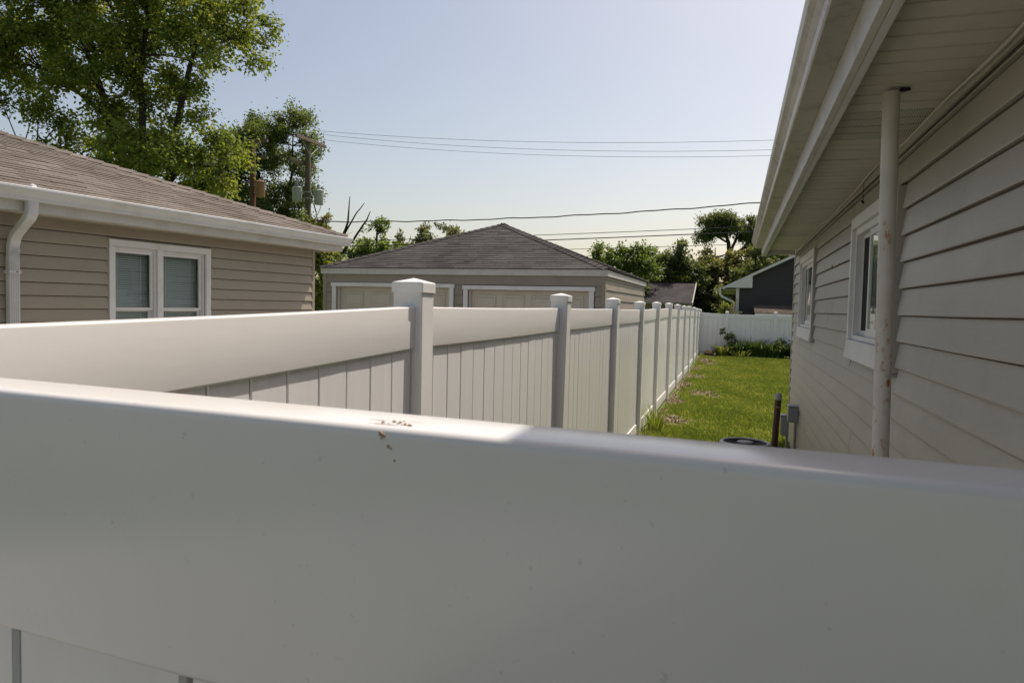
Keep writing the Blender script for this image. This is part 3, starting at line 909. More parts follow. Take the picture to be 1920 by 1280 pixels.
# local frame: lx = RX - x (outward to -x) handled by rotating 180 deg
rhw = None
def build_right_house():
    # work in world numbers, convert to local
    def W(x, y, z): return (x - RX, y - RYE, z - GR)
    def wbox(mb, x0, x1, y0, y1, z0, z1): return mb.box(x0 - RX, x1 - RX, y0 - RYE, y1 - RYE, z0 - GR, z1 - GR)
    wins = [(4.02, 5.47, 1.478, 2.432), (8.02, 9.66, 1.482, 2.455)]
    # sheathing sheet with openings
    mb = MB()
    ss = sorted({RY0, RYE, *[v for o in wins for v in o[:2]]}); zs = sorted({GR, 2.66, *[v for o in wins for v in o[2:]]})
    for i in range(len(ss) - 1):
        for j in range(len(zs) - 1):
            cs, cz = (ss[i] + ss[i + 1]) / 2, (zs[j] + zs[j + 1]) / 2
            if any(a < cs < b and lo < cz < hi for a, b, lo, hi in wins): continue
            mb.quad(W(RX + .002, ss[i], zs[j]), W(RX + .002, ss[i], zs[j + 1]), W(RX + .002, ss[i + 1], zs[j + 1]), W(RX + .002, ss[i + 1], zs[j]))
    wall = part(rh, 'wall', mb, 'sheath')
    def place(o, s, z):
        # plank mesh runs along +y facing +x: turn it to face -x
        o.rotation_euler = (0, 0, math.pi)
        L = o.data['len'] if 'len' in o.data else max(v.co.y for v in o.data.vertices)
        o.location = (0, s - RYE + L, z - GR)
    ops = [(a - .040, b + .013, lo - .012, hi + .002) for a, b, lo, hi in wins]
    side_wall(wall, 'siding_r', RY0, RYE - 0.04, 0.06, 2.60, 0.1316, 1.771, ops, place, seams=((5.33, 7), (5.37, 6), (9.98, 8), (10.0, 7), (2.1, 4), (7.2, 3), (1.2, 12), (6.9, 13)), lip=0.021, seed=9)
    part(rh, 'frieze_board', wbox(MB(), RX - .022, RX - .004, RY0, RYE - .04, 2.602, 2.6485), 'siding_r', bevel=0.004)
    part(rh, 'corner_trim', wbox(MB(), RX - .024, RX + .05, RYE - .038, RYE + .02, 0.0, 2.648), 'siding_r', bevel=0.004)
    part(rh, 'foundation', wbox(MB(), RX + .004, RX + 8, RY0, RYE - .01, GR - .1, 0.10), 'concrete')
    b2 = MB()
    b2.quad(W(RX, RYE, GR), W(RX + 8, RYE, GR), W(RX + 8, RYE, 2.66), W(RX, RYE, 2.66))
    b2.add([W(RX, RYE, 2.66), W(RX + 8, RYE, 2.66), W(RX + 4, RYE, 4.2)], [(0, 1, 2)])
    b2.quad(W(RX + 8, RY0, GR), W(RX + 8, RYE, GR), W(RX + 8, RYE, 2.66), W(RX + 8, RY0, 2.66))
    b2.quad(W(RX, RY0, GR), W(RX, RY0, 2.66), W(RX + 8, RY0, 2.66), W(RX + 8, RY0, GR))
    part(rh, 'rear_walls', b2, 'siding_r')
    # windows
    for wi, (a, b, lo, hi) in enumerate(wins):
        w = thing_part(rh, 'window')
        px = RX - 0.047   # casing face
        cw = 0.075
        ap = lo + 0.125   # deep sloping apron board under the sash
        cas = MB()
        wbox(cas, px, RX + .01, a, b, hi - cw, hi)
        wbox(cas, px + .0005, RX + .01, a, a + cw, ap, hi - cw - .0005)
        wbox(cas, px + .0005, RX + .01, b - cw * .8, b, ap, hi - cw - .0005)
        part(w, 'casing', cas, 'trim_white', bevel=0.003)
        part(w, 'side_flashing', wbox(MB(), px + .006, RX + .008, a - .02, a - .0008, lo + .01, hi - .005), 'siding_r', bevel=0.002)
        part(w, 'side_flashing', wbox(MB(), px + .006, RX + .008, b + .0008, b + .012, lo, hi), 'siding_r', bevel=0.002)
        apr = MB().add([W(px - .012, a, lo), W(RX, a, lo), W(RX, a, ap - .001), W(px, a, ap - .001), W(px - .012, b, lo), W(RX, b, lo), W(RX, b, ap - .001), W(px, b, ap - .001)],
                       [(0, 1, 2, 3), (7, 6, 5, 4), (0, 3, 7, 4), (1, 0, 4, 5), (2, 1, 5, 6), (3, 2, 6, 7)])
        part(w, 'apron', apr, 'trim_white', bevel=0.002)
        part(w, 'under_flashing', wbox(MB(), px + .008, RX + .004, a - .015, b + .01, lo - .014, lo - .0008), 'siding_r')
        # inner frame
        i0, i1, z0, z1 = a + cw, b - cw * .8, ap, hi - cw
        t = 0.045
        fr = MB()
        wbox(fr, RX - .022, RX + .06, i0, i0 + t, z0, z1); wbox(fr, RX - .022, RX + .06, i1 - t, i1, z0, z1)
        wbox(fr, RX - .0225, RX + .06, i0, i1, z1 - t, z1 - .0005); wbox(fr, RX - .0225, RX + .06, i0, i1, z0 + .0005, z0 + t * .7)
        part(w, 'frame', fr, 'trim_white', bevel=0.002)
        mid = i0 + (i1 - i0) * 0.655
        j0, j1, y0, y1 = i0 + t, i1 - t, z0 + t * .7, z1 - t
        sm = 0.026
        def sash(nm, xa, xb, p, q, s=sm):
            mb = MB()
            wbox(mb, xa, xb, p, p + s, y0, y1); wbox(mb, xa, xb, q - s, q, y0, y1)
            wbox(mb, xa - .0005, xb, p, q, y0 + .0005, y0 + s * 1.3); wbox(mb, xa - .0005, xb, p, q, y1 - s, y1 - .0005)
            return part(w, nm, mb, 'trim_white', bevel=0.0015)
        sash('sliding_sash', RX - .004, RX + .016, j0, mid + .02, .04)
        part(w, 'sash_pane', wbox(MB(), RX + .004, RX + .008, j0 + .04, mid - .02, y0 + .05, y1 - .04), 'glass')
        sash('fixed_sash', RX + .020, RX + .040, mid - .02, j1)
        part(w, 'fixed_pane', wbox(MB(), RX + .034, RX + .038, mid, j1 - sm, y0 + .035, y1 - sm), 'glass')
        part(w, 'insect_screen', wbox(MB(), RX + .0245, RX + .0255, mid + .004, j1 - sm, y0 + .035, y1 - sm), 'screen')
        part(w, 'latch', wbox(MB(), RX + .002, RX + .0195, mid + .021, mid + .045, (y0 + y1) / 2 + .02, (y0 + y1) / 2 + .10), 'trim_white', bevel=0.002)
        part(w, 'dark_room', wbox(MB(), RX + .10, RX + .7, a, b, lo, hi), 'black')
    # eave: soffit planks, fascia, gutter
    EE = 10.75
    sof = thing_part(rh, 'soffit')
    mb = MB(); wbox(mb, 0.376, RX - .003, RY0, EE, 2.660, 2.668)
    part(sof, 'soffit_backing', mb, 'rubber')
    pw = 0.1285
    x0, x1 = 0.378 - RX, -0.004
    prof = [(0.0065, 0.0), (0.0085, -0.0075), (pw - 0.0065, -0.0075), (pw - 0.0045, 0.0)]
    pm = MB()
    pm.sweep(prof, [(x0, 0, 0), (x1, 0, 0)], lambda i: (Vector((0, 1, 0)), Vector((0, 0, 1))))
    pme = pm.mesh('soffit_plank'); pmv = pm.mesh('soffit_plank')
    nn = int((EE - RY0) / pw); rnd = random.Random(6)
    for k in range(nn):
        y = EE - .002 - (k + 1) * pw
        vent = 3.42 < y < 3.83 or 8.4 < y < 8.8
        o = link('soffit_plank', pmv if vent else pme, 'vent' if vent else 'soffit', sof, (0, y - RYE, 2.6575 - GR + rnd.uniform(-.0012, .0008)))
        o.rotation_euler = (R(rnd.uniform(-.4, .4)), R(rnd.uniform(-.12, .12)), R(rnd.uniform(-.12, .12)))
    cable = MB(); pts = []
    for k in range(60):
        y = RY0 + (10.7 - RY0) * k / 59
        pts.append(W(RX - .030 + .004 * math.sin(y * 2.1), y, 2.634 + .010 * math.sin(y * 1.7) + .008 * math.sin(y * 4.3)))
    part(rh, 'trim_cable', cable.tube(pts, 0.006, 6), 'soffit', smooth=True)
    part(rh, 'loose_wire', MB().tube([W(RX - .03, 5.12, 2.62), W(RX - .034, 5.125, 2.56), W(RX - .03, 5.12, 2.51)], .0022, 5).tube([W(RX - .042, 5.10, 2.508), W(RX - .024, 5.145, 2.503)], .007, 6), 'rubber')
    part(rh, 'nail', MB().tube([W(RX - .03, 6.62, 2.155), W(RX - .018, 6.62, 2.17), W(RX - .026, 6.63, 2.19)], .004, 5), 'rubber')
    fas = part(rh, 'fascia', wbox(MB(), 0.32, 0.347, RY0, EE, 2.560, 2.735), 'fascia_white', bevel=0.003)
    part(rh, 'fascia_trim', wbox(MB(), 0.3475, 0.3755, RY0, EE - .001, 2.562, 2.672), 'gutter_white', bevel=0.003)
    part(rh, 'end_board', wbox(MB(), 0.377, RX - .03, EE + .001, EE + .03, 2.585, 2.70), 'fascia_white', bevel=0.003)
    kgutter(rh, 'gutter', W(0.319, RY0, 2.795), W(0.319, EE + .04, 2.79), Vector((-1, 0, 0)), 'gutter_dirty', w=0.142, h=0.112)
    m = 0.35
    ez = 2.80 - GR
    A = (0.215 - RX, RY0 - RYE, ez); B = (0.215 - RX, EE + .05 - RYE, ez)
    rx = RX + 4
    Cc = (rx - RX, EE + .05 - RYE, ez + m * (rx - .215)); D = (rx - RX, RY0 - RYE, Cc[2])
    far = 2 * rx - .215 - RX
    roof = part(rh, 'roof', MB().quad(A, B, Cc, D).quad((far, A[1], ez), D, Cc, (far, B[1], ez)).quad((A[0], A[1], ez - .06), (B[0], B[1], ez - .06), B, A)
                .add([(B[0], B[1], ez - .06), (far, B[1], ez - .06), (far, B[1], ez), Cc, B], [(0, 1, 2, 3, 4)]), 'roof_grey', rnd=True)
    shingles(roof, (A[0] - .02, A[1], ez + .004), (B[0] - .02, B[1], ez + .004), (D[0], D[1], D[2] + .004), (Cc[0], Cc[1], Cc[2] + .004), 'roof_grey', seed=12, expo=.14, tab=.45)
build_right_house()

# support post under the soffit
sp = thing('support_post', 'round white steel post with rust spots holding up the soffit', 'post', (0.535, 3.10, -0.08))
pr = MB().tube([(0.045, 0, 0), (0.030, 0, 1.3), (0.008, 0, 2.715)], 0.0310, 28)
part(sp, 'shaft', pr, 'rust_post', smooth=True)
part(sp, 'base_plate', MB().box(-.07, .07, -.07, .07, 0.0, 0.01), 'steel')
part(sp, 'soffit_gap', MB().add([(0.035, -.025, 2.722), (0.068, -.016, 2.722), (0.076, 0.006, 2.722), (0.05, .022, 2.722), (.035, .02, 2.722),
                                 (0.035, -.025, 2.726), (0.068, -.016, 2.726), (0.076, 0.006, 2.726), (0.05, .022, 2.726), (.035, .02, 2.726)],
                                [(4, 3, 2, 1, 0), (5, 6, 7, 8, 9), (0, 1, 6, 5), (1, 2, 7, 6), (2, 3, 8, 7), (3, 4, 9, 8), (4, 0, 5, 9)]), 'black', label='torn dark opening in the soffit beside the post')

# electrical boxes on the wall near the far corner
def ebox(label, x0, x1, y0, y1, z0, z1, conduit):
    t = thing('electrical_box', label, 'electrical box', ((x0 + x1) / 2, (y0 + y1) / 2, z0))
    ox, oy, oz = t.location
    part(t, 'enclosure', MB().box(x0 - ox, x1 - ox, y0 - oy, y1 - oy, 0, z1 - z0), 'box_grey', bevel=0.006)
    part(t, 'cover', MB().box(x0 - ox - .008, x0 - ox - .0005, y0 - oy + .008, y1 - oy - .008, .01, z1 - z0 - .004), 'box_grey', bevel=0.003)
    part(t, 'hood', MB().box(x0 - ox - .012, x1 - ox, y0 - oy - .006, y1 - oy + .006, z1 - z0 + .0006, z1 - z0 + .014), 'box_grey', bevel=0.003)
    part(t, 'conduit', MB().tube([(conduit, 0, 0.0), (conduit, 0, -z0 - .08)], 0.017, 10), 'steel', smooth=True)
    return t
ebox('grey electrical disconnect box on the siding near the far house corner', 0.665, 0.775, 9.30, 9.50, 0.43, 0.62, 0.03)
ebox('lower narrow grey box mounted beside the electrical disconnect', 0.610, 0.70, 9.72, 9.86, 0.19, 0.445, 0.03)

# bent brown vent pipe
bp = thing('standpipe', 'short leaning brown steel pipe standing in the grass by the house corner', 'pipe', (0.497, 9.15, -0.08))
part(bp, 'shaft', MB().tube([(0, 0, 0), (0.015, 0, .45), (0.031, 0, .84)], 0.038, 20), 'brown_pipe', smooth=True)
capm = MB().lathe([(0.041, 0.0), (0.041, .05), (0.036, .068), (0.022, .082), (0.004, .088)], (0.032, 0, .80), 20)
part(bp, 'cap', capm, 'concrete', smooth=True)
part(bp, 'band', MB().lathe([(0.0385, 0), (0.0395, .002), (0.0395, .02), (0.0385, .022)], (0.0285, 0, .70), 20), 'log', smooth=True)

# air conditioner
ac = thing('air_conditioner', 'round topped condenser unit just beyond the close fence', 'air conditioner', (0.125, 6.88, -0.08), 0)
ac.scale = (.80, .80, 1)
def build_ac():
    H = 0.655
    body = MB().lathe([(0.27, 0.05), (0.28, 0.06), (0.28, H - .05), (0.27, H - .04)], (0, 0, 0), 40)
    part(ac, 'cabinet', body, 'ac_paint', smooth=True)
    lou = MB()
    for k in range(16):
        lou.lathe([(0.281, 0), (0.288, .004), (0.281, .012)], (0, 0, .10 + k * .033), 40)
    part(ac, 'louvres', lou, 'ac_paint', kind='stuff')
    ring = MB(); sides = 48; prof = [(0.285, H - .05), (0.288, H - .02), (0.28, H), (0.262, H + .006), (0.245, H), (0.238, H - .02), (0.238, H - .06)]
    for (r, z) in prof:
        for j in range(sides):
            a = 2 * math.pi * j / sides; ring.v.append((r * math.cos(a), r * math.sin(a), z))
    for i in range(len(prof) - 1):
        for j in range(sides):
            p = i * sides + j; q = i * sides + (j + 1) % sides
            ring.f.append((p, q, q + sides, p + sides)); ring.r.append(.5)
    part(ac, 'top_ring', ring, 'steel', smooth=True)
    part(ac, 'fan_well', MB().lathe([(0.236, 0), (0.236, .004)], (0, 0, H - .055), 40), 'black')
    for k in range(3):
        a = k * 2.094
        part(ac, 'fan_blade', MB().quad((.04 * math.cos(a), .04 * math.sin(a), H - .045), (.21 * math.cos(a - .35), .21 * math.sin(a - .35), H - .05), (.21 * math.cos(a + .45), .21 * math.sin(a + .45), H - .03), (.06 * math.cos(a + .8), .06 * math.sin(a + .8), H - .03)), 'ac_hub')
    gr = MB()
    for r in (.10, .115, .13, .145, .16, .175, .19, .205, .22):
        gr.tube([(r * math.cos(2 * math.pi * j / 32), r * math.sin(2 * math.pi * j / 32), H - .004) for j in range(33)], 0.0016, 4, caps=False)
    for j in range(8):
        a = j * math.pi / 4
        gr.tube([(.08 * math.cos(a), .08 * math.sin(a), H + .001), (.24 * math.cos(a), .24 * math.sin(a), H - .002)], 0.002, 4)
    part(ac, 'fan_grille', gr, 'wire', kind='stuff')
    part(ac, 'hub_plate', MB().lathe([(0.092, 0), (0.092, .006), (0.07, .012), (0.004, .014)], (0, 0, H - .004), 28), 'ac_hub', smooth=True)
    part(ac, 'pad', MB().box(-.36, .36, -.36, .36, 0.0, .05), 'concrete', bevel=.01)
build_ac()

# ------------------------------------------------------------------ GARAGE
GX0, GX1, GY0, GY1 = -8.84, -2.49, 14.0, 20.25
ga = thing('garage', 'two door garage with dark grey hip roof behind the long fence', 'garage', ((GX0 + GX1) / 2, (GY0 + GY1) / 2, -0.08))
def build_garage():
    ox, oy, oz = ga.location
    W = lambda x, y, z: (x - ox, y - oy, z - oz)
    def wbox(mb, x0, x1, y0, y1, z0, z1): return mb.box(x0 - ox, x1 - ox, y0 - oy, y1 - oy, z0 - oz, z1 - oz)
    H = 2.42
    doors = [(-8.52, -5.80, 2.13), (-5.38, -2.80, 2.105)]
    fw_ = MB()
    xs = [GX0, doors[0][0], doors[0][1], doors[1][0], doors[1][1], GX1]
    for i in range(5):
        z0 = oz if i % 2 == 0 else doors[i // 2][2]
        fw_.quad(W(xs[i], GY0 + .002, z0), W(xs[i + 1], GY0 + .002, z0), W(xs[i + 1], GY0 + .002, H), W(xs[i], GY0 + .002, H))
    for (a, b, h) in doors:
        fw_.quad(W(a, GY0, oz), W(a, GY0 + .16, oz), W(a, GY0 + .16, h), W(a, GY0, h)); fw_.quad(W(b, GY0, oz), W(b, GY0, h), W(b, GY0 + .16, h), W(b, GY0 + .16, oz))
        fw_.quad(W(a, GY0, h), W(a, GY0 + .16, h), W(b, GY0 + .16, h), W(b, GY0, h))
    wall = part(ga, 'front_wall', fw_, 'sheath')
    lap = 0.207
    def place(o, s, z):
        o.rotation_euler = (0, 0, -math.pi / 2)       # +x (out) -> -y ; +y (run) -> +x
        o.location = W(s, GY0, z)
    side_wall(wall, 'siding_g', GX0 + .07, GX1 - .07, 0.0, H, lap, 2.20, [(a - .12, b + .12, -1, h + .083) for a, b, h in doors], place, lip=0.021, seed=21)
    part(ga, 'corner_board', wbox(MB(), GX0 - .016, GX0 + .068, GY0 - .022, GY0 + .05, oz, H), 'siding_g', bevel=.003)
    part(ga, 'corner_board', wbox(MB(), GX1 - .068, GX1 + .016, GY0 - .022, GY0 + .05, oz, H), 'siding_g', bevel=.003)
    sw = part(ga, 'side_wall', MB().quad(W(GX1 - .002, GY0, oz), W(GX1 - .002, GY1, oz), W(GX1 - .002, GY1, H), W(GX1 - .002, GY0, H)), 'sheath')
    def place2(o, s, z): o.location = W(GX1, s, z)
    side_wall(sw, 'siding_g', GY0 + .055, GY1, 0.0, H, lap, 2.13, [], place2, lip=0.021, seed=22)
    b = MB()
    b.quad(W(GX0, GY0, oz), W(GX0, GY0, H), W(GX0, GY1, H), W(GX0, GY1, oz)); b.quad(W(GX0, GY1, oz), W(GX0, GY1, H), W(GX1, GY1, H), W(GX1, GY1, oz))
    part(ga, 'rear_walls', b, 'siding_g')
    # fascia boards, front and side
    part(ga, 'fascia', wbox(MB(), GX0 - .055, GX1 + .055, GY0 - .055, GY0 - .022, 2.405, 2.535), 'fascia_white', bevel=.003)
    part(ga, 'fascia', wbox(MB(), GX1 + .022, GX1 + .0545, GY0 - .0215, GY1 + .05, 2.405, 2.535), 'fascia_white', bevel=.003, label='weathered white fascia with peeling paint')
    part(ga, 'fascia_lip', wbox(MB(), GX0 - .065, GX1 + .065, GY0 - .068, GY0 - .0555, 2.502, 2.538), 'fascia_white', bevel=.002)
    part(ga, 'soffit_closure', wbox(MB(), GX0 - .05, GX1 + .05, GY0 - .05, GY1 + .05, 2.421, 2.43), 'fascia_white')
    # doors
    for (a, b2, h) in doors:
        d = thing_part(ga, 'garage_door')
        part(d, 'head_trim', wbox(MB(), a - .12, b2 + .12, GY0 - .05, GY0 - .001, h, h + .085), 'trim_white', bevel=.003)
        for (p, q) in ((a - .10, a - .001), (b2 + .001, b2 + .10)):
            part(d, 'side_trim', wbox(MB(), p, q, GY0 - .04, GY0 - .001, oz, h - .001), 'trim_white', bevel=.003)
        part(d, 'jamb', wbox(MB(), a + .001, a + .05, GY0 + .03, GY0 + .12, oz, h - .001), 'door')
        part(d, 'jamb', wbox(MB(), b2 - .05, b2 - .001, GY0 + .03, GY0 + .12, oz, h - .001), 'door')
        ns = 4; sh = (h - oz) / ns
        pan = None
        for k in range(ns):
            z0 = oz + k * sh + .003
            s = part(d, 'door_section', wbox(MB(), a + .05, b2 - .05, GY0 + .09, GY0 + .13, z0, z0 + sh - .006), 'door', bevel=.004)
            npn = 4; pwid = (b2 - a - .1) / npn
            if pan is None:
                pm = MB()
                w2, h2 = pwid - .16, sh - .22
                prof = [(0, 0.0), (.018, .011), (.04, .011), (.065, -.0035)]
                rings = []
                for (ins, dep) in prof:
                    o_ = len(pm.v)
                    pm.v += [(ins, dep, ins), (w2 - ins, dep, ins), (w2 - ins, dep, h2 - ins), (ins, dep, h2 - ins)]
                    rings.append(o_)
                for r0, r1 in zip(rings, rings[1:]):
                    for j in range(4):
                        pm.f.append((r0 + j, r0 + (j + 1) % 4, r1 + (j + 1) % 4, r1 + j)); pm.r.append(.5)
                pm.f.append(tuple(rings[-1] + j for j in range(4))); pm.r.append(.5)
                pan = pm.mesh('door_panel')
            for j in range(npn):
                link('door_panel', pan, 'door', d, W(a + .05 + j * pwid + .08, GY0 + .089 - .012, z0 + .11))
    # hip roof
    oh = .075; ez = 2.542
    c = [(GX0 - oh, GY0 - oh), (GX1 + oh, GY0 - oh), (GX1 + oh, GY1 + oh), (GX0 - oh, GY1 + oh)]
    ax = ((GX0 + GX1) / 2 - .01, (GY0 + GY1) / 2, 3.82)
    rb = MB()
    for i in range(4):
        p, q = c[i], c[(i + 1) % 4]
        rb.add([W(*p, ez - .012), W(*q, ez - .012), W(ax[0], ax[1], ax[2] - .012)], [(0, 1, 2)])
    rb.add([W(*p, ez - .014) for p in c], [(3, 2, 1, 0)])
    roof = part(ga, 'roof', rb, 'roof_grey', rnd=True)
    for i in range(4):
        p, q = c[i], c[(i + 1) % 4]
        shingles(roof, W(*p, ez), W(*q, ez), W(*ax), W(*ax), 'roof_grey', seed=30 + i, expo=.135, tab=.30)
        hipcaps(roof, W(*p, ez + .004), W(ax[0], ax[1], ax[2] + .006), 'roof_grey', 40 + i, w=.12)
build_garage()

# ------------------------------------------------------------------ DARK HOUSE beyond the back fence
dk = thing('house', 'charcoal sided gable house with white eave return beyond the far fence', 'house', (3.5, 40, gz(36)))
def build_dark():
    ox, oy, oz = dk.location
    W = lambda x, y, z: (x - ox, y - oy, z - oz)
    def wbox(mb, x0, x1, y0, y1, z0, z1): return mb.box(x0 - ox, x1 - ox, y0 - oy, y1 - oy, z0 - oz, z1 - oz)
    Y0, Y1 = 36.15, 46.0
    xl, xr, xm = 0.03, 8.0, 4.0
    sl = (4.471 - 2.93) / (2.416 + 0.68)
    ez = 2.93; e0 = -0.72
    ridge = ez + sl * (xm - e0)
    def rz(x): return ez + sl * ((x if x < xm else 2 * xm - x) - e0)
    b = MB()
    b.add([W(xl, Y0 + .02, oz), W(xr, Y0 + .02, oz), W(xr, Y0 + .02, rz(xr) - .1), W(xm, Y0 + .02, ridge - .1), W(xl, Y0 + .02, rz(xl) - .1)], [(0, 1, 2, 3, 4)])
    b.quad(W(xl, Y0, oz), W(xl, Y0, rz(xl) - .1), W(xl, Y1, rz(xl) - .1), W(xl, Y1, oz)); b.quad(W(xr, Y0, oz), W(xr, Y1, oz), W(xr, Y1, rz(xr) - .1), W(xr, Y0, rz(xr) - .1))
    b.add([W(xl, Y1, oz), W(xl, Y1, rz(xl) - .1), W(xm, Y1, ridge - .1), W(xr, Y1, rz(xr) - .1), W(xr, Y1, oz)], [(0, 1, 2, 3, 4)])
    wall = part(dk, 'wall', b, 'siding_dark')
    lap = 0.115; z = 0.4; k = 0
    while z < ridge - .3:
        x0 = xl + .09
        zt = z + lap
        if zt > rz(x0) - .12: x0 = e0 + (zt - ez + .12) / sl
        x1 = 2 * xm - x0 if x0 > xl + .1 else xr - .05
        if x1 - x0 > .1:
            o = link('siding_plank', plank_mesh(x1 - x0, lap, k, .014).mesh('siding_plank'), 'siding_dark', wall, W(x0, Y0 + .02, z))
            o.rotation_euler = (0, 0, -math.pi / 2)
        z += lap; k += 1
    part(dk, 'corner_board', wbox(MB(), xl - .06, xl + .085, Y0 - .02, Y0 + .1, oz, rz(xl) - .42), 'trim_white', bevel=.004)
    # rake boards + roof slabs
    th = .16
    part(dk, 'rake_board', MB().add([W(e0, Y0 - .30, ez - .03), W(xm, Y0 - .30, ridge - .03), W(xm, Y0 - .30, ridge - .03 - th), W(e0 + .1, Y0 - .30, ez - .02 - th + .07),
                                     W(e0, Y0 - .26, ez - .03), W(xm, Y0 - .26, ridge - .03), W(xm, Y0 - .26, ridge - .03 - th), W(e0 + .1, Y0 - .26, ez - .02 - th + .07)],
                                    [(0, 3, 2, 1), (4, 5, 6, 7), (0, 1, 5, 4), (1, 2, 6, 5), (2, 3, 7, 6), (3, 0, 4, 7)]), 'trim_white')
    part(dk, 'eave_return', MB().add([W(e0 + .06, Y0 - .29, 2.90), W(.70, Y0 - .29, 2.90), W(.70, Y0 - .29, rz(.70) - .12), W(e0 + .06, Y0 - .29, 2.935),
                                      W(e0 + .06, Y0 + .01, 2.90), W(.70, Y0 + .01, 2.90), W(.70, Y0 + .01, rz(.70) - .12), W(e0 + .06, Y0 + .01, 2.935)],
                                     [(0, 1, 2, 3), (7, 6, 5, 4), (0, 4, 5, 1), (1, 5, 6, 2), (3, 2, 6, 7), (0, 3, 7, 4)]), 'trim_white')
    part(dk, 'soffit', wbox(MB(), e0 + .08, xl - .061, Y0 + .012, Y1, 2.80, 2.83), 'soffit')
    rf = MB()
    rf.quad(W(e0, Y0 - .32, ez), W(xm, Y0 - .32, ridge), W(xm, Y1 + .3, ridge), W(e0, Y1 + .3, ez))
    rf.quad(W(xm, Y0 - .32, ridge), W(2 * xm - e0, Y0 - .32, ez), W(2 * xm - e0, Y1 + .3, ez), W(xm, Y1 + .3, ridge))
    rf.quad(W(e0, Y0 - .32, ez - .028), W(e0, Y1 + .3, ez - .028), W(xm, Y1 + .3, ridge - .028), W(xm, Y0 - .32, ridge - .028))
    part(dk, 'roof', rf, 'roof_plum', rnd=True)
    kgutter(dk, 'gutter', W(e0 + .01, Y0 - .31, 2.925), W(e0 + .01, Y1 + .3, 2.92), Vector((-1, 0, 0)), 'trim_white', w=.13, h=.11)
    ds = MB().tube([W(e0 - .05, Y0 - .2, 2.83), W(e0 - .05, Y0 - .2, 2.62), W(e0 + .02, Y0 - .19, 2.48), W(-.18, Y0 - .13, 2.24), W(-.10, Y0 - .12, 2.12), W(-.09, Y0 - .1, 1.9), W(-.09, Y0 - .1, .1)], .055, 8)
    part(dk, 'downspout', ds, 'trim_white', smooth=True)
build_dark()

# low shed in front of the dark house
sh = thing('shed', 'low shed with brown roof and white fascia against the charcoal house', 'shed', (2.4, 34.2, gz(33)))
def build_shed():
    ox, oy, oz = sh.location
    W = lambda x, y, z: (x - ox, y - oy, z - oz)
    def wbox(mb, x0, x1, y0, y1, z0, z1): return mb.box(x0 - ox, x1 - ox, y0 - oy, y1 - oy, z0 - oz, z1 - oz)
    part(sh, 'wall', wbox(MB(), .92, 4.2, 33.15, 35.9, oz, 1.62), 'siding_g')
    part(sh, 'fascia', wbox(MB(), .80, 4.3, 33.0, 33.04, 1.58, 1.715), 'trim_white')
    roof = part(sh, 'roof', MB().quad(W(.78, 32.98, 1.715), W(4.32, 32.98, 1.715), W(4.32, 36.0, 2.09), W(.78, 36.0, 2.09)).quad(W(.78, 32.98, 1.70), W(.78, 36.0, 2.07), W(4.32, 36.0, 2.07), W(4.32, 32.98, 1.70)), 'roof_brown', rnd=True)
    shingles(roof, W(.78, 32.98, 1.722), W(4.32, 32.98, 1.722), W(.78, 36.0, 2.097), W(4.32, 36.0, 2.097), 'roof_brown', seed=50, expo=.15)
build_shed()

# far low house with plum roof
fh = thing('house', 'distant low house with plum brown gable roof between garage and trees', 'house', (-4.5, 52, gz(50)))
def build_far():
    ox, oy, oz = fh.location
    W = lambda x, y, z: (x - ox, y - oy, z - oz)
    xl, xr = -8.5, -2.78
    e, r = 2.23, 3.68
    b = MB().box(xl + .3 - ox, xr - .25 - ox, 48.4 - oy, 55.6 - oy, 0, e - oz - .02)
    b.add([W(xr - .25, 48.4, e - .02), W(xr - .25, 55.6, e - .02), W(xr - .25, 52, r - .1)], [(0, 1, 2)])
    part(fh, 'wall', b, 'siding_g')
    rf = MB().quad(W(xl, 48, e), W(xr, 48, e), W(xr, 52, r), W(xl, 52, r)).quad(W(xl, 52, r), W(xr, 52, r), W(xr, 56, e), W(xl, 56, e))
    roof = part(fh, 'roof', rf, 'roof_plum', rnd=True)
    shingles(roof, W(xl, 48, e + .01), W(xr, 48, e + .01), W(xl, 52, r + .01), W(xr, 52, r + .01), 'roof_plum', seed=60, expo=.2, tab=.4)
    part(fh, 'ridge_caps', MB().box(xl - ox, xr - ox, 51.9 - oy, 52.1 - oy, r - oz + .005, r - oz + .05), 'rubber')
    part(fh, 'eave_fascia', MB().box(xl - ox, xr - ox, 47.95 - oy, 47.99 - oy, e - oz - .12, e - oz + .01), 'siding_g')
    th = .16
    part(fh, 'rake_board', MB().add([W(xr + .01, 47.95, e + .02), W(xr + .01, 52, r + .03), W(xr + .01, 52, r - th), W(xr + .01, 47.95, e - th),
                                     W(xr + .06, 47.95, e + .02), W(xr + .06, 52, r + .03), W(xr + .06, 52, r - th), W(xr + .06, 47.95, e - th)],
                                    [(3, 2, 1, 0), (4, 5, 6, 7), (0, 1, 5, 4), (2, 3, 7, 6), (3, 0, 4, 7)]), 'door')
build_far()

# ------------------------------------------------------------------ utility poles and wires
def insul(mb, x, y, z, s=1.0):
    mb.lathe([(.02 * s, 0), (.02 * s, .05 * s), (.055 * s, .06 * s), (.055 * s, .09 * s), (.035 * s, .11 * s), (.05 * s, .13 * s), (.04 * s, .17 * s), (.01, .19 * s)], (x, y, z), 10)

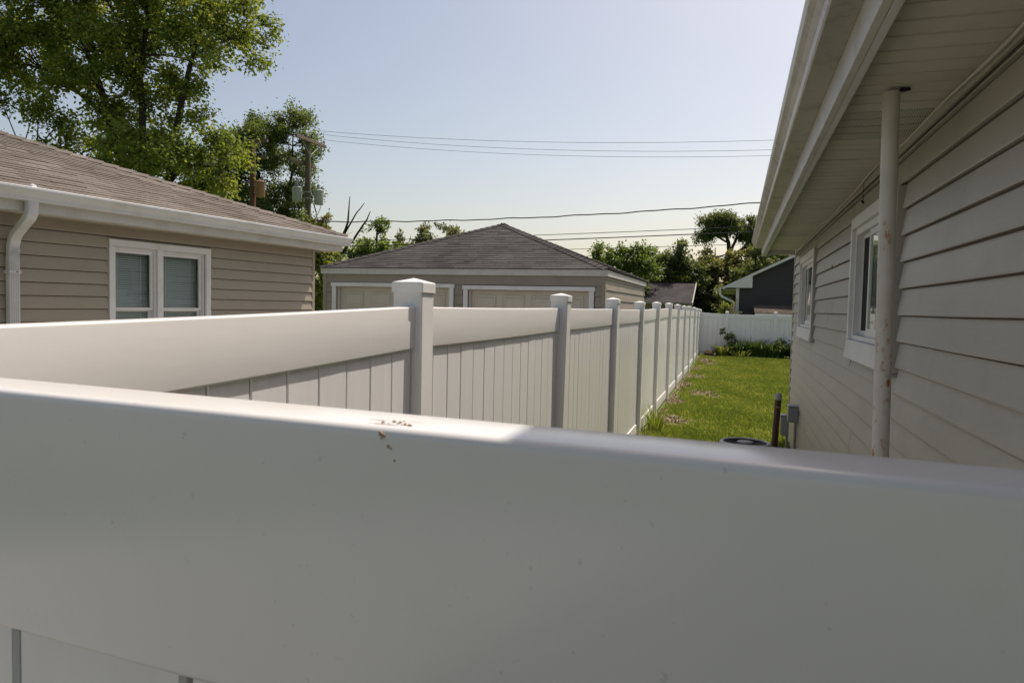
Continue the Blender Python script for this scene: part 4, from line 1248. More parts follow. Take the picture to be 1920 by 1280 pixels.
def transformer(root, x, y, z, h, r, mat, dirx, diry):
    t = thing_part(root, 'transformer')
    part(t, 'tank', MB().lathe([(r * .86, 0), (r * .9, .02), (r * .96, h * .9), (r, h * .93), (r, h * .98), (r * .7, h * 1.04), (.02, h * 1.07)], (x, y, z), 20), mat, smooth=True)
    part(t, 'lid_band', MB().lathe([(r * 1.04, 0), (r * 1.05, .03), (r * 1.04, .05)], (x, y, z + h * .92), 20), mat)
    for k, (dx, dy) in enumerate(((.10, .05), (-.09, .08))):
        i = MB(); insul(i, x + dx, y + dy, z + h * 1.0, 1.25 if k == 0 else .8); part(t, 'bushing', i, 'porcelain', smooth=True)
    part(t, 'bracket', MB().box(min(x, x - dirx * .32), max(x, x - dirx * .32) + .001, y - .05, y + .05, z + h * .25, z + h * .33).box(min(x, x - dirx * .32), max(x, x - dirx * .32) + .001, y - .05, y + .05, z + h * .7, z + h * .78), 'steel')
    return t

up1 = thing('utility_pole', 'weathered utility pole with two grey transformer cans right of the elm', 'utility pole', (-19.83, 29.87, -0.08), 0, 'utility poles')
def build_pole1():
    H = 9.72
    part(up1, 'pole', MB().tube([(.10, 0, 0), (.04, 0, 5), (0, 0, H)], [.19, .155, .125], 14), 'wood_pole', smooth=True)
    part(up1, 'crossarm', MB().box(.13, .24, -1.25, 1.25, H - .30, H - .15), 'wood_arm', bevel=.008)
    part(up1, 'lower_crossarm', MB().box(-.26, -.15, -1.15, .95, H - 1.34, H - 1.20), 'wood_arm', bevel=.008)
    for s in (-1, 1):
        part(up1, 'brace', MB().tube([(.20, s * .75, H - .30), (.14, s * .08, H - .85)], .02, 6), 'steel')
        part(up1, 'lower_brace', MB().tube([(-.2, s * .6, H - 1.34), (-.14, s * .06, H - 1.75)], .018, 6), 'steel')
    for y in (-1.12, -.35, 1.12):
        i = MB(); insul(i, .185, y, H - .15); part(up1, 'insulator', i, 'porcelain', smooth=True)
    for y in (-1.0, .55, .85):
        i = MB(); insul(i, -.2, y, H - 1.34 - .2, .9); part(up1, 'cutout', i, 'porcelain', smooth=True)
    # brackets put the two cans at either side as seen from the yard
    dx, dy = .955, .30
    for s, zz, mt in ((-1, 6.62, 'transformer'), (1, 6.50, 'transformer')):
        x, y = s * .52 * dx + .03, s * .52 * dy
        t = thing_part(up1, 'transformer')
        h, r = .70, .235
        part(t, 'tank', MB().lathe([(r * .86, 0), (r * .9, .02), (r * .97, h * .88), (r * 1.03, h * .90), (r * 1.03, h * .95), (r * .7, h * 1.03), (.02, h * 1.06)], (x, y, zz), 22), mt, smooth=True)
        for k, (a, b, sc) in enumerate(((.02, -.06, 1.5), (.13 * s, .05, .95))):
            i = MB(); insul(i, x + a, y + b, zz + h * .98, sc); part(t, 'bushing', i, 'porcelain', smooth=True)
        br = MB()
        for q in (.22, .68):
            br.tube([(.03, 0, zz + h * q), (x, y, zz + h * q)], .035, 6)
        part(t, 'bracket', br, 'steel')
        j = MB()
        P0, P1 = Vector((x + .02, y - .06, zz + h + .25)), Vector((-.2, .55 * s, H - 1.55))
        j.tube([P0.lerp(P1, k / 10) + Vector((s * .12 * math.sin(math.pi * k / 10), 0, -.15 * math.sin(math.pi * k / 10))) for k in range(11)], .008, 4)
        part(t, 'jumper_wire', j, 'wire')
        j2 = MB(); P0, P1 = Vector((x + .13 * s, y + .05, zz + h + .1)), Vector((.02 + .25 * s, -.1, 5.55))
        j2.tube([P0.lerp(P1, k / 10) + Vector((s * .22 * math.sin(math.pi * k / 10), 0, -.1 * math.sin(math.pi * k / 10))) for k in range(11)], .014, 5)
        part(t, 'secondary_lead', j2, 'wire')
    part(up1, 'band', MB().tube([(.03, 0, 6.75), (.03, 0, 6.81)], .165, 14).tube([(.03, 0, 7.05), (.03, 0, 7.11)], .163, 14), 'steel')
build_pole1()

up2 = thing('utility_pole', 'reddish utility pole with rusty transformer partly hidden by maple leaves', 'utility pole', (-21.68, 28.22, -0.08), 0, 'utility poles')
def build_pole2():
    H = 9.30
    part(up2, 'pole', MB().tube([(0, 0, 0), (0, 0, 5), (0, 0, H)], [.17, .15, .125], 14), 'wood_red', smooth=True)
    part(up2, 'crossarm', MB().box(-.95, .95, -.24, -.13, H - .22, H - .08), 'wood_arm', bevel=.008)
    part(up2, 'lower_crossarm', MB().box(-.75, .95, -.24, -.13, H - .98, H - .85), 'wood_arm', bevel=.008)
    for s in (-1, 1):
        part(up2, 'brace', MB().tube([(s * .6, -.2, H - .22), (s * .05, -.14, H - .72)], .02, 6), 'steel')
    for x in (-.85, -.3, .8):
        i = MB(); insul(i, x, -.185, H - .08); part(up2, 'insulator', i, 'porcelain', smooth=True)
    transformer(up2, .46, -.06, 6.62, .72, .235, 'transformer_rust', 1, 0)
build_pole2()

def wire(label, pts_ends, sag, r, mat, twist=False, group='overhead wires'):
    A, B = Vector(pts_ends[0]), Vector(pts_ends[1])
    n = 60
    mb = MB(); root = A.copy()
    P = []
    for k in range(n + 1):
        t = k / n
        p = A.lerp(B, t) - Vector((0, 0, sag * 4 * t * (1 - t)))
        if twist: p.z += .022 * math.sin(t * 160) + .012 * math.sin(t * 371)
        P.append(p - root)
    if twist:
        n2 = 240; P = []
        for k in range(n2 + 1):
            t = k / n2
            p = A.lerp(B, t) - Vector((0, 0, sag * 4 * t * (1 - t)))
            p.z += .014 * math.sin(t * 95) + .009 * math.sin(t * 213)
            P.append(p - root)
    mb.tube(P, r, 5)
    o = link('power_line', mb.mesh('power_line'), mat, None, tuple(root))
    tag(o, label, 'wire', group)
PX, PYY = -19.65, 29.87
wire('highest thin power line from the utility pole crossarm', ((PX, PYY - 1.12, 9.72), (28, PYY - 1.12, 9.9)), 1.60, .0075, 'wire_grey')
wire('middle one of the three thin power lines high in the sky', ((PX, PYY - .35, 9.72), (28, PYY - .35, 9.9)), 1.80, .0075, 'wire_grey')
wire('lowest of the three thin power lines high in the sky', ((PX, PYY + 1.12, 9.72), (28, PYY + 1.12, 9.9)), 1.72, .0075, 'wire_grey')
wire('thick wavy bundled cable sagging just above the garage roof peak', ((-19.85, 29.75, 5.60), (28, 29.75, 9.6)), 1.30, .024, 'wire', True)
wire('upper one of three low wires passing behind the garage roof', ((-40, 37.5, 5.3), (28, 37.5, 7.35)), 0.55, .017, 'wire')
wire('thicker middle one of three low wires behind the garage roof', ((-40, 37.0, 4.9), (28, 37.0, 7.1)), 0.55, .026, 'wire')
wire('bottom faint one of three low wires behind the garage roof', ((-40, 36.4, 4.4), (28, 36.4, 6.1)), 0.40, .013, 'wire')
# service drops near the pole foot
wire('short black service cable drooping left from the pole above the roof hip', ((-20.0, 29.8, 5.62), (-30, 27.0, 6.3)), .55, .02, 'wire')

# ------------------------------------------------------------------ trees
def rand_unit(rs, n):
    v = rs.normal(size=(n, 3)); return v / np.linalg.norm(v, axis=1, keepdims=True)

def gen_clumps(env, n, rmin, rmax, rs, mind=0.9, shell=0.35):
    out = []
    vols = np.array([e[3] * e[4] * e[5] for e in env]); vols = vols / vols.sum()
    tries = 0
    while len(out) < n and tries < n * 60:
        tries += 1
        e = env[rs.choice(len(env), p=vols)]
        u = rand_unit(rs, 1)[0] * (shell + (1 - shell) * rs.rand() ** 0.6)
        r = rs.uniform(rmin, rmax)
        c = np.array(e[:3]) + u * np.array(e[3:6]) * 0.92
        if any(np.linalg.norm((c - o[:3])) < mind * (r + o[3]) * 0.5 for o in out): continue
        out.append(np.array([*c, r]))
    return out

def leaf_mesh(name, pos, dirs, size, rs, droop, fold=0.12, width=0.36, bright=None):
    n = len(pos)
    d = dirs + rs.normal(size=(n, 3)) * 0.7 + np.array([0, 0, -droop])
    d /= np.linalg.norm(d, axis=1, keepdims=True)
    upv = rs.normal(size=(n, 3)) * 0.6 + np.array([0, 0, 1.0])
    s = np.cross(d, upv); s /= np.maximum(np.linalg.norm(s, axis=1, keepdims=True), 1e-6)
    nn = np.cross(s, d)
    L = (size * rs.uniform(0.65, 1.35, n))[:, None]
    b = pos; tip = pos + d * L
    l = pos + d * L * 0.45 + s * L * width + nn * L * fold
    r_ = pos + d * L * 0.45 - s * L * width + nn * L * fold
    v = np.stack([b, r_, tip, l], 1).reshape(-1, 3)
    loops = np.arange(n * 4)
    rnd = np.clip(rs.normal(0.5, 0.22, n), 0, 1) if bright is None else np.clip(bright + rs.normal(0, 0.18, n), 0, 1)
    return numpy_mesh(name, v, loops, 4, rnd)

def make_tree(name, label, base, trunks, env, nclump, clr, leaves, lsize, leafmat, seed, group=None, droop=0.35, twigs=9, mind=0.9,
              barkmat='bark', cat='tree', bare=0, shell=0.35, spread=0.16, limb_r=0.03):
    rs = np.random.RandomState(seed)
    root = thing(name, label, cat, base, 0, group)
    B = np.array(base)
    env = [tuple(np.array(e[:3]) - B) + tuple(e[3:]) for e in env]
    trunks = [[(p[0] - B[0], p[1] - B[1], p[2] - B[2], p[3]) for p in t] for t in trunks]
    wood = MB(); samples = []
    for t in trunks:
        P = []
        for i in range(len(t) - 1):
            a, b = np.array(t[i]), np.array(t[i + 1])
            for k in range(4):
                q = a + (b - a) * k / 4
                if not (i == 0 and k == 0): q[:3] += rs.normal(size=3) * 0.05 * min(1, q[3] * 4)
                P.append(q)
        P.append(np.array(t[-1]))
        wood.tube([tuple(q[:3]) for q in P], [float(q[3]) for q in P], 8)
        samples += P
    S = np.array(samples)
    clumps = gen_clumps(env, nclump, clr[0], clr[1], rs, mind, shell)
    tot = sum(c[3] ** 2 for c in clumps)
    limbs = MB(); pos, dirs, tone = [], [], []
    for c in clumps:
        cc, r = c[:3], c[3]
        dz = S[:, 2] - (cc[2] - 0.25 * r)
        cost = np.linalg.norm(S[:, :3] - cc, axis=1) + np.where(dz > 0, dz * 1.5, -dz * 0.15)
        k = int(np.argmin(cost)); a = S[k, :3]; ra = S[k, 3]
        ln_ = np.linalg.norm(cc - a)
        mid = a + (cc - a) * 0.5 + np.array([0, 0, 0.10 * ln_]) + rs.normal(size=3) * 0.06 * ln_
        pts = [a * (1 - t) ** 2 + mid * 2 * t * (1 - t) + cc * t * t for t in np.linspace(0, 1, 7)]
        r0 = min(ra * 0.6, limb_r * 0.5 + limb_r * 0.6 * ln_)
        limbs.tube([tuple(p) for p in pts], list(np.linspace(r0, 0.012, 7)), 5, caps=False)
        nl = int(leaves * r * r / tot)
        ct = 0.5 + rs.normal() * 0.13
        ends = []
        for j in range(twigs):
            t0 = rs.uniform(0.55, 1.0); i0 = int(t0 * 6); st = pts[min(i0, 6)]
            en = cc + rand_unit(rs, 1)[0] * r * rs.uniform(0.55, 1.0) * np.array([1, 1, 0.75])
            ends.append((st, en))
            m = (st + en) / 2 + rs.normal(size=3) * 0.1 * r
            limbs.tube([tuple(st), tuple(m), tuple(en)], [0.012, 0.008, 0.004], 3, caps=False)
            if j % 2 == 0:
                e2 = m + (en - st) * .4 + rs.normal(size=3) * 0.35 * r
                limbs.tube([tuple(m), tuple(e2)], [0.007, 0.003], 3, caps=False); ends.append((m, e2))
        if nl < 1: continue
        idx = rs.randint(0, len(ends), nl); t = rs.uniform(0.25, 1.08, nl)[:, None]
        E = np.array([e[0] for e in ends])[idx]; F = np.array([e[1] for e in ends])[idx]
        p = E + (F - E) * t + rs.normal(size=(nl, 3)) * r * spread
        dd = (F - E); dd /= np.maximum(np.linalg.norm(dd, axis=1, keepdims=True), 1e-6)
        pos.append(p); dirs.append(dd); tone.append(np.full(nl, ct))
    for j in range(bare):
        k = rs.randint(len(S) // 2, len(S)); a = S[k, :3]
        d = rand_unit(rs, 1)[0] * np.array([1, .6, .5]) + np.array([0, 0, .8]); L = rs.uniform(.6, 1.8)
        pts = [a + d * L * t + rs.normal(size=3) * .06 * L * t for t in np.linspace(0, 1, 6)]
        limbs.tube([tuple(p) for p in pts], list(np.linspace(.04, .008, 6)), 4, caps=False)
        for q in range(6):
            b = pts[rs.randint(2, 6)]; e = b + (d * .4 + rs.normal(size=3) * .55) * L * .5
            limbs.tube([tuple(b), tuple((b + e) / 2 + rs.normal(size=3) * .04), tuple(e)], [.014, .010, .005], 3, caps=False)
    part(root, 'trunk', wood, barkmat, smooth=True)
    part(root, 'branches', limbs, barkmat)
    if pos:
        me = leaf_mesh('crown', np.concatenate(pos), np.concatenate(dirs), lsize, rs, droop, bright=np.concatenate(tone))
        link('crown', me, leafmat, root)
    return root

make_tree('maple_tree', 'tall sunlit maple tree with several trunks rising behind the left roof', (-21.5, 22, -.08),
          [[(-21.5, 22, -.1, .40), (-21.8, 22, 3, .28), (-22.7, 22.0, 6.2, .19), (-24.0, 22.2, 9.6, .13), (-25.4, 22, 13, .08), (-26.4, 22, 16, .03)],
           [(-21.4, 22, -.1, .35), (-21.7, 21.8, 6, .16), (-21.75, 21.8, 10, .11), (-21.5, 22, 13.5, .07), (-21.2, 22, 17, .03)],
           [(-21.3, 22.2, -.1, .30), (-21.0, 22.2, 5.5, .16), (-20.4, 22.2, 8.6, .12), (-19.5, 22, 11, .08), (-18.3, 22, 14, .03)],
           [(-23.6, 22.2, 8.6, .09), (-26.0, 21.8, 10.6, .06), (-28.8, 21.6, 11.3, .03)], [(-22.5, 22, 6, .09), (-26, 21.6, 7.4, .06), (-29, 21.5, 7.7, .03)],
           [(-21, 22, 5.6, .08), (-19.6, 21.6, 6.7, .05), (-17.8, 21.4, 6.5, .02)], [(-19.7, 22, 10.6, .06), (-18.3, 21.8, 11.2, .04), (-17.0, 21.6, 11.0, .02)],
           [(-21.7, 21.9, 10.5, .07), (-23.2, 21.6, 13, .04), (-23.8, 21.5, 15.5, .02)], [(-24.2, 22.2, 10, .06), (-24.2, 21.6, 13, .04), (-24.0, 21.5, 15.5, .02)]],
          [(-22, 22, 13.6, 4.8, 4.0, 4.4), (-27, 22, 12.3, 3.6, 3.6, 3.4), (-18.2, 22, 12.0, 2.1, 2.6, 3.0), (-20.3, 21.5, 6.9, 3.4, 2.4, 2.1), (-27.2, 22, 7.6, 3.6, 2.6, 1.9), (-18.2, 21.3, 6.1, 1.5, 1.6, 1.5),
           (-23.4, 22, 9.0, 2.6, 2.6, 2.0), (-20.2, 21.6, 9.4, 1.6, 2.0, 1.5)],
          260, (0.42, 0.85), 92000, 0.14, 'leaf_maple', 11, twigs=11, mind=1.0, spread=.22, limb_r=.024, shell=.1)

make_tree('elm_tree', 'dark leafy elm tree behind the two utility poles', (-25.3, 36, -.08),
          [[(-25.6, 36, -.1, .3), (-25.7, 36, 4.5, .18), (-25.2, 36, 7.5, .10), (-24.9, 36, 9.5, .06), (-24.9, 36, 12.0, .025)], [(-25.7, 36, 4.5, .14), (-26.9, 36, 8, .09), (-27.8, 36, 11.5, .03)]],
          [(-24.9, 36, 11.0, 1.8, 1.8, 2.6), (-27.9, 36, 10.8, 1.7, 2, 2.3), (-26.0, 36, 7.6, 3.0, 2, 1.7), (-30, 36, 9, 1.5, 2, 2)],
          125, (0.4, .75), 47000, 0.135, 'leaf_elm', 12, twigs=11, mind=.68, droop=.1, spread=.26, limb_r=.022)

make_tree('half_bare_tree', 'half bare tree with forked dead limbs right of the grey transformers', (-23.3, 38, -.08),
          [[(-23.3, 38, -.1, .22), (-23.4, 38, 3.6, .15), (-23.0, 38, 5.2, .10), (-22.4, 38, 6.6, .06), (-22.3, 38, 8.1, .02)],
           [(-23.2, 38, 4.3, .10), (-22.0, 38, 5.6, .07), (-21.2, 38, 6.6, .05), (-20.9, 38, 7.2, .02)], [(-23.4, 38, 3.6, .10), (-24.3, 38, 5.6, .06), (-24.6, 38, 7.2, .02)],
           [(-22.8, 38, 5.6, .06), (-21.9, 38, 7.0, .04), (-21.3, 38, 7.7, .02)]],
          [(-24.3, 38, 6.3, 1.0, 1, 1.1), (-25.0, 38, 5.0, 1.0, 1, 1.0)], 18, (.35, .6), 4800, .14, 'leaf_olive', 13, twigs=8, bare=4)

make_tree('green_tree', 'round green tree between the left roof corner and the garage roof', (-21.6, 40, -.08),
          [[(-21.6, 40, -.1, .22), (-21.6, 40, 3, .15), (-21.5, 40, 6.6, .05)]],
          [(-21.3, 40, 5.2, 2.0, 1.8, 1.7), (-19.9, 40, 4.0, 1.6, 1.6, .9), (-22.6, 40, 4.0, 1.5, 1.5, 2.2), (-21.0, 40, 3.2, 2.5, 1.6, 1.4)], 46, (.45, .8), 16000, .18, 'leaf_green', 14, twigs=9, mind=.7)

for i, (lab, bx, top, rx) in enumerate((('small pale spindly tree nearest the round green tree', -29.6, 8.5, 1.15),
                                       ('middle one of three pale spindly trees above the garage roof', -27.6, 9.0, 1.35), ('rightmost and fullest of three pale spindly trees above the garage roof', -25.2, 9.35, 1.65))):
    make_tree('slender_tree', lab, (bx + .3, 60, -.08),
              [[(bx + .3, 60, -.1, .16), (bx + .35, 60, 5.5, .10), (bx, 60, 7.6, .06), (bx - .1, 60, top - .4, .02)], [(bx + .3, 60, 6.4, .06), (bx + .8, 60, 8.0, .03)]],
              [(bx, 60, top - 1.0, rx, rx, .95), (bx + .5, 60, top - 1.6, rx * .8, rx, .7)], 12, (.4, .65), 1500, .20, 'leaf_pale', 20 + i, 'pale trees above the garage roof', twigs=8, mind=.65)

make_tree('tall_shrub', 'bright green shrub showing in the gap between left house and garage', (-13.7, 21.5, -.08),
          [[(-13.7, 21.5, -.1, .08), (-13.7, 21.5, 2.5, .05), (-13.6, 21.5, 4.2, .02)]],
          [(-13.7, 21.5, 2.4, .8, .8, 2.2), (-14.2, 21.5, 3.6, 1.0, .8, 1.0)], 24, (.35, .55), 7000, .11, 'leaf_lime', 25, cat='shrub', mind=.6)

make_tree('broad_tree', 'leafy mid green broad tree showing over the right slope of the garage roof', (-8.0, 50, .09),
          [[(-8.0, 50, 0, .2), (-8, 50, 3, .14), (-7.8, 50, 6, .04)], [(-8, 50, 1.5, .12), (-9.4, 50, 4.5, .04)], [(-8, 50, 2, .12), (-6.3, 50, 5, .04)]],
          [(-8.4, 50, 4.8, 2.0, 1.6, 1.9), (-6.5, 50, 4.7, 1.5, 1.5, 1.8), (-9.4, 50, 3.6, 1.3, 1.4, 1.6), (-7.5, 50, 2.6, 2.6, 1.6, 1.5)], 66, (.45, .8), 21000, .17, 'leaf_green', 26, twigs=10, mind=.68)
make_tree('conical_tree', 'dark pointed tree behind the distant plum roofed house', (-4.3, 54, .09),
          [[(-4.3, 54, 0, .22), (-4.3, 54, 4, .13), (-4.3, 54, 7, .03)]],
          [(-4.3, 54, 5.9, 1.2, 1.2, 1.5), (-4.5, 54, 4.2, 1.7, 1.5, 1.8), (-5.6, 54, 4.0, 1.4, 1.3, 2.0), (-3.2, 54, 4.0, 1.2, 1.2, 1.8)], 58, (.45, .75), 16000, .18, 'leaf_dark', 27, twigs=9, mind=.66)
make_tree('spreading_tree', 'tallest dark tree with open forked limbs right of centre', (-.65, 64, .09),
          [[(-.65, 64, 0, .32), (-.7, 64, 6.0, .22), (-.8, 64, 7.6, .16), (-1.5, 64, 9.2, .07)], [(-.75, 64, 6.5, .16), (-.2, 64, 8.0, .10), (.0, 64, 9.6, .04)],
           [(-.7, 64, 6.3, .16), (.8, 64, 7.5, .10), (1.7, 64, 8.7, .04)], [(-.8, 64, 7.6, .1), (-2.3, 64, 8.4, .05)]],
          [(-1.3, 64, 9.3, 1.8, 1.6, 1.1), (-2.3, 64, 8.5, 1.2, 1.3, .8), (.7, 64, 8.9, 1.5, 1.4, 1.2), (1.6, 64, 7.6, 1.1, 1.3, 1.3)], 60, (.4, .72), 21000, .17, 'leaf_dark', 28, twigs=10, mind=.62, spread=.25)
make_tree('bushy_tree', 'olive brown bushy tree in front of the tallest dark tree', (-1.7, 57, .09),
          [[(-1.7, 57, 0, .22), (-1.7, 57, 3.5, .13), (-1.7, 57, 6.6, .03)]],
          [(-1.7, 57, 4.9, 2.1, 1.7, 1.9), (-2.3, 57, 3.2, 1.7, 1.6, 1.9), (-.6, 57, 3.5, 1.6, 1.6, 2.0), (-3.6, 58, 3.9, 1.5, 1.2, 2.2), (.9, 57, 4.6, 1.5, 1.4, 1.9)], 92, (.4, .75), 34000, .17, 'leaf_olive', 29, twigs=10, mind=.62)
make_tree('mid_tree', 'mid green tree filling the gap left of the dark pointed tree', (-7.0, 57, .09),
          [[(-7.0, 57, 0, .2), (-7, 57, 3, .13), (-6.9, 57, 5.8, .03)]],
          [(-6.4, 57, 5.0, 1.8, 1.5, 1.7), (-7.6, 57, 3.0, 2.2, 1.5, 1.8), (-5.2, 57, 3.2, 1.6, 1.5, 1.9)], 64, (.45, .8), 24000, .17, 'leaf_green', 34, twigs=9, mind=.64)
make_tree('dense_tree', 'near black dense tree just left of the charcoal house gable', (1.2, 52, .09),
          [[(1.2, 52, 0, .25), (1.2, 52, 3, .16), (1.2, 52, 6, .03)]],
          [(1.2, 52, 4.2, 1.7, 1.5, 2.2), (.2, 52, 2.2, 1.8, 1.4, 1.8), (-2.4, 56, 2.0, 2.6, 1.2, 1.8), (2.6, 53, 3.2, 1.4, 1.4, 1.8)], 58, (.5, .85), 18000, .19, 'leaf_dark', 30, twigs=9, mind=.62)
make_tree('lime_tree', 'yellow green tree top showing above the charcoal house roof', (3.2, 60, .09),
          [[(3.2, 60, 0, .2), (3.2, 60, 3, .14), (3.1, 60, 6, .03)]],
          [(2.9, 60, 5.4, 1.5, 1.4, 1.2), (4.2, 60, 5.2, 1.6, 1.4, 1.4), (3.0, 60, 3.5, 1.8, 1.4, 1.4)], 30, (.45, .75), 9000, .19, 'leaf_lime', 31, twigs=9, mind=.66)
make_tree('bright_bush', 'rounded bright green bush top above the distant plum roof', (-4.4, 53.2, .09),
          [[(-4.4, 53.2, 0, .1), (-4.4, 53.2, 3.6, .04)]],
          [(-4.2, 53.2, 3.75, 1.2, .8, .75), (-5.6, 53.2, 3.4, 1.1, .8, .65)], 16, (.35, .55), 4500, .14, 'leaf_lime', 32, cat='bush', mind=.6)
make_tree('small_bush', 'small bright green bush behind the far fence beside the downspout', (-.42, 34.5, .09),
          [[(-.42, 34.5, 0, .05), (-.42, 34.5, 1.6, .02)]],
          [(-.42, 34.5, 1.6, .45, .45, .6), (-.6, 34.5, 1.0, .5, .45, .6)], 12, (.2, .35), 2600, .085, 'leaf_lime', 33, cat='bush', mind=.6)
# leaning dead sticks beside the downspout of the dark house
for k, (lab, a, b) in enumerate((('bare dead stick leaning behind the far fence', (-.42, 33.6, .1), (.0, 33.9, 2.35)), ('second dead stick crossing the leaning one behind the far fence', (.12, 33.7, .1), (-.30, 33.7, 2.0)))):
    A, B = Vector(a), Vector(b)
    o = link('dead_branch', MB().tube([(0, 0, 0), tuple((B - A) * .5 + Vector((.04, 0, .03))), tuple(B - A)], [.045, .035, .02], 7).mesh('dead_branch', True), 'log', None, tuple(A))
    tag(o, lab, 'branch', 'dead sticks')
# far tree line that closes the horizon between the houses
def tree_line():
    rs = np.random.RandomState(77)
    pos, dirs = [], []
    for k in range(230):
        x = rs.uniform(-95, 70); y = 92 + rs.uniform(-6, 6) - abs(x) * .05
        h = rs.uniform(2.2, 4.6); r = rs.uniform(1.6, 2.8)
        n = 130
        u = rand_unit(rs, n) * rs.uniform(.6, 1.0, n)[:, None]
        pos.append(np.array([x, y, h * .5]) + u * np.array([r, r * .7, h * .55])); dirs.append(u)
    me = leaf_mesh('far_trees', np.concatenate(pos), np.concatenate(dirs), .75, rs, .1, width=.4)
    o = link('far_trees', me, 'leaf_dark'); tag(o, 'low dark line of trees far behind everything', 'trees', None, 'stuff')
tree_line()

# ------------------------------------------------------------------ planting at the far fence
def blades_mesh(rs, n, spread, h, w, lean, arch=0.5, seg=5, tone=(0.5, .2)):
    V, Fq, rn = [], [], []
    for i in range(n):
        a = rs.uniform(0, 6.283); r = spread * math.sqrt(rs.rand())
        b = np.array([r * math.cos(a) * 1.0, r * math.sin(a), 0])
        a2 = a + rs.normal() * .7
        d = np.array([math.cos(a2), math.sin(a2), 0]); s = np.array([-d[1], d[0], 0])
        H = h * rs.uniform(.6, 1.15); ln_ = lean * rs.uniform(.3, 1.2)
        o = len(V)
        for k in range(seg + 1):
            t = k / seg
            p = b + d * ln_ * H * t ** 1.6 + np.array([0, 0, H * (t - arch * t ** 3 * rs.uniform(.5, 1.0))])
            ww = w * (1 - t ** 2.2) * .5 + .0006
            V += [tuple(p - s * ww), tuple(p + s * ww)]
        c = min(1, max(0, rs.normal(*tone)))
        for k in range(seg):
            q = o + 2 * k; Fq.append((q, q + 1, q + 3, q + 2)); rn.append(c)
    mb = MB(); mb.v = V; mb.f = Fq; mb.r = rn
    return mb
def strap_plant(label, x, y, n, spread, h, w, lean, arch, mat, seed, name='strap_leaf_plant', cat='plant', group='plants along the far fence', tone=(.5, .2)):
    rs = np.random.RandomState(seed)
    t = thing(name, label, cat, (x, y, gz(y) - .01), 0, group)
    part(t, 'leaves', blades_mesh(rs, n, spread, h, w, lean, arch, tone=tone), mat, rnd=True)
    return t
strap_plant('leftmost pale drooping clump at the foot of the leggy shrub', -.40, 27.85, 130, .30, .68, .04, .75, .55, 'leaf_lime', 41)
strap_plant('low pale sprawling clump in front of the dark strap leaves', .22, 27.6, 110, .34, .40, .035, 1.0, .5, 'leaf_lime', 42)
strap_plant('dark arching strap leaf clump just right of the leggy shrub', .18, 28.05, 190, .34, .80, .035, .75, .5, 'plant_blade', 43)
strap_plant('dark strap leaf clump with two tall upright blades', .62, 28.0, 200, .34, .92, .035, .55, .38, 'plant_blade', 44)
strap_plant('dark strap leaf clump in the middle of the far bed', 1.0, 28.0, 200, .36, .82, .035, .75, .5, 'plant_blade', 45)
strap_plant('dark strap leaf clump right of the middle of the far bed', 1.38, 27.95, 190, .36, .76, .035, .8, .5, 'plant_blade', 46)
strap_plant('rightmost visible strap leaf clump beside the house corner', 2.35, 27.95, 180, .36, .70, .035, .8, .5, 'plant_blade', 47)
make_tree('leggy_shrub', 'leggy open shrub rising against the far white fence', (-.15, 28.05, .09),
          [[(-.1, 28.05, .05, .022), (-.2, 28.0, .5, .016), (-.35, 28.0, .95, .008)], [(-.15, 28.05, .3, .014), (-.05, 28.0, .8, .006)]],
          [(-.36, 28.0, 1.0, .24, .16, .20), (-.2, 28.0, .72, .22, .16, .22), (-.02, 28.0, .48, .26, .16, .25)], 22, (.07, .14), 1300, .05, 'leaf_dark', 48, cat='shrub', mind=.5, limb_r=.008, group='plants along the far fence')
make_tree('round_shrub', 'dark rounded leafy shrub at the right end of the far bed', (1.75, 27.95, .09),
          [[(1.75, 27.95, .05, .025), (1.72, 27.95, .35, .015), (1.68, 27.95, .62, .006)]],
          [(1.70, 27.95, .50, .40, .25, .34), (2.0, 27.95, .40, .3, .2, .28), (1.45, 27.95, .36, .3, .2, .26)], 30, (.10, .17), 2600, .065, 'leaf_dark', 49, cat='shrub', mind=.5, limb_r=.008, group='plants along the far fence')
# weed tuft at the fence foot
strap_plant('tuft of tall weedy grass growing at the foot of the long fence', -1.12, 11.0, 90, .13, .50, .014, .45, .30, 'grass', 50, 'weed_tuft', 'weeds', None, (.55, .2))
strap_plant('tiny weed tuft peeping over the close fence by the long fence', -1.15, 9.9, 40, .08, .32, .010, .45, .25, 'grass', 51, 'weed_tuft', 'weeds', None, (.5, .2))
# cut log chunk at the end of the fence
lg = thing('log_chunk', 'small split log lying on bare soil at the far fence corner', 'log', (-.92, 27.75, gz(27.75)), R(-20))
part(lg, 'wood', MB().tube([(-.17, 0, .09), (-.06, .01, .10), (.08, 0, .10), (.17, 0, .12)], [.085, .10, .095, .085], 9), 'log')
part(lg, 'bark', MB().tube([(-.15, .01, .075), (.15, .01, .085)], .098, 9, caps=False), 'bark')

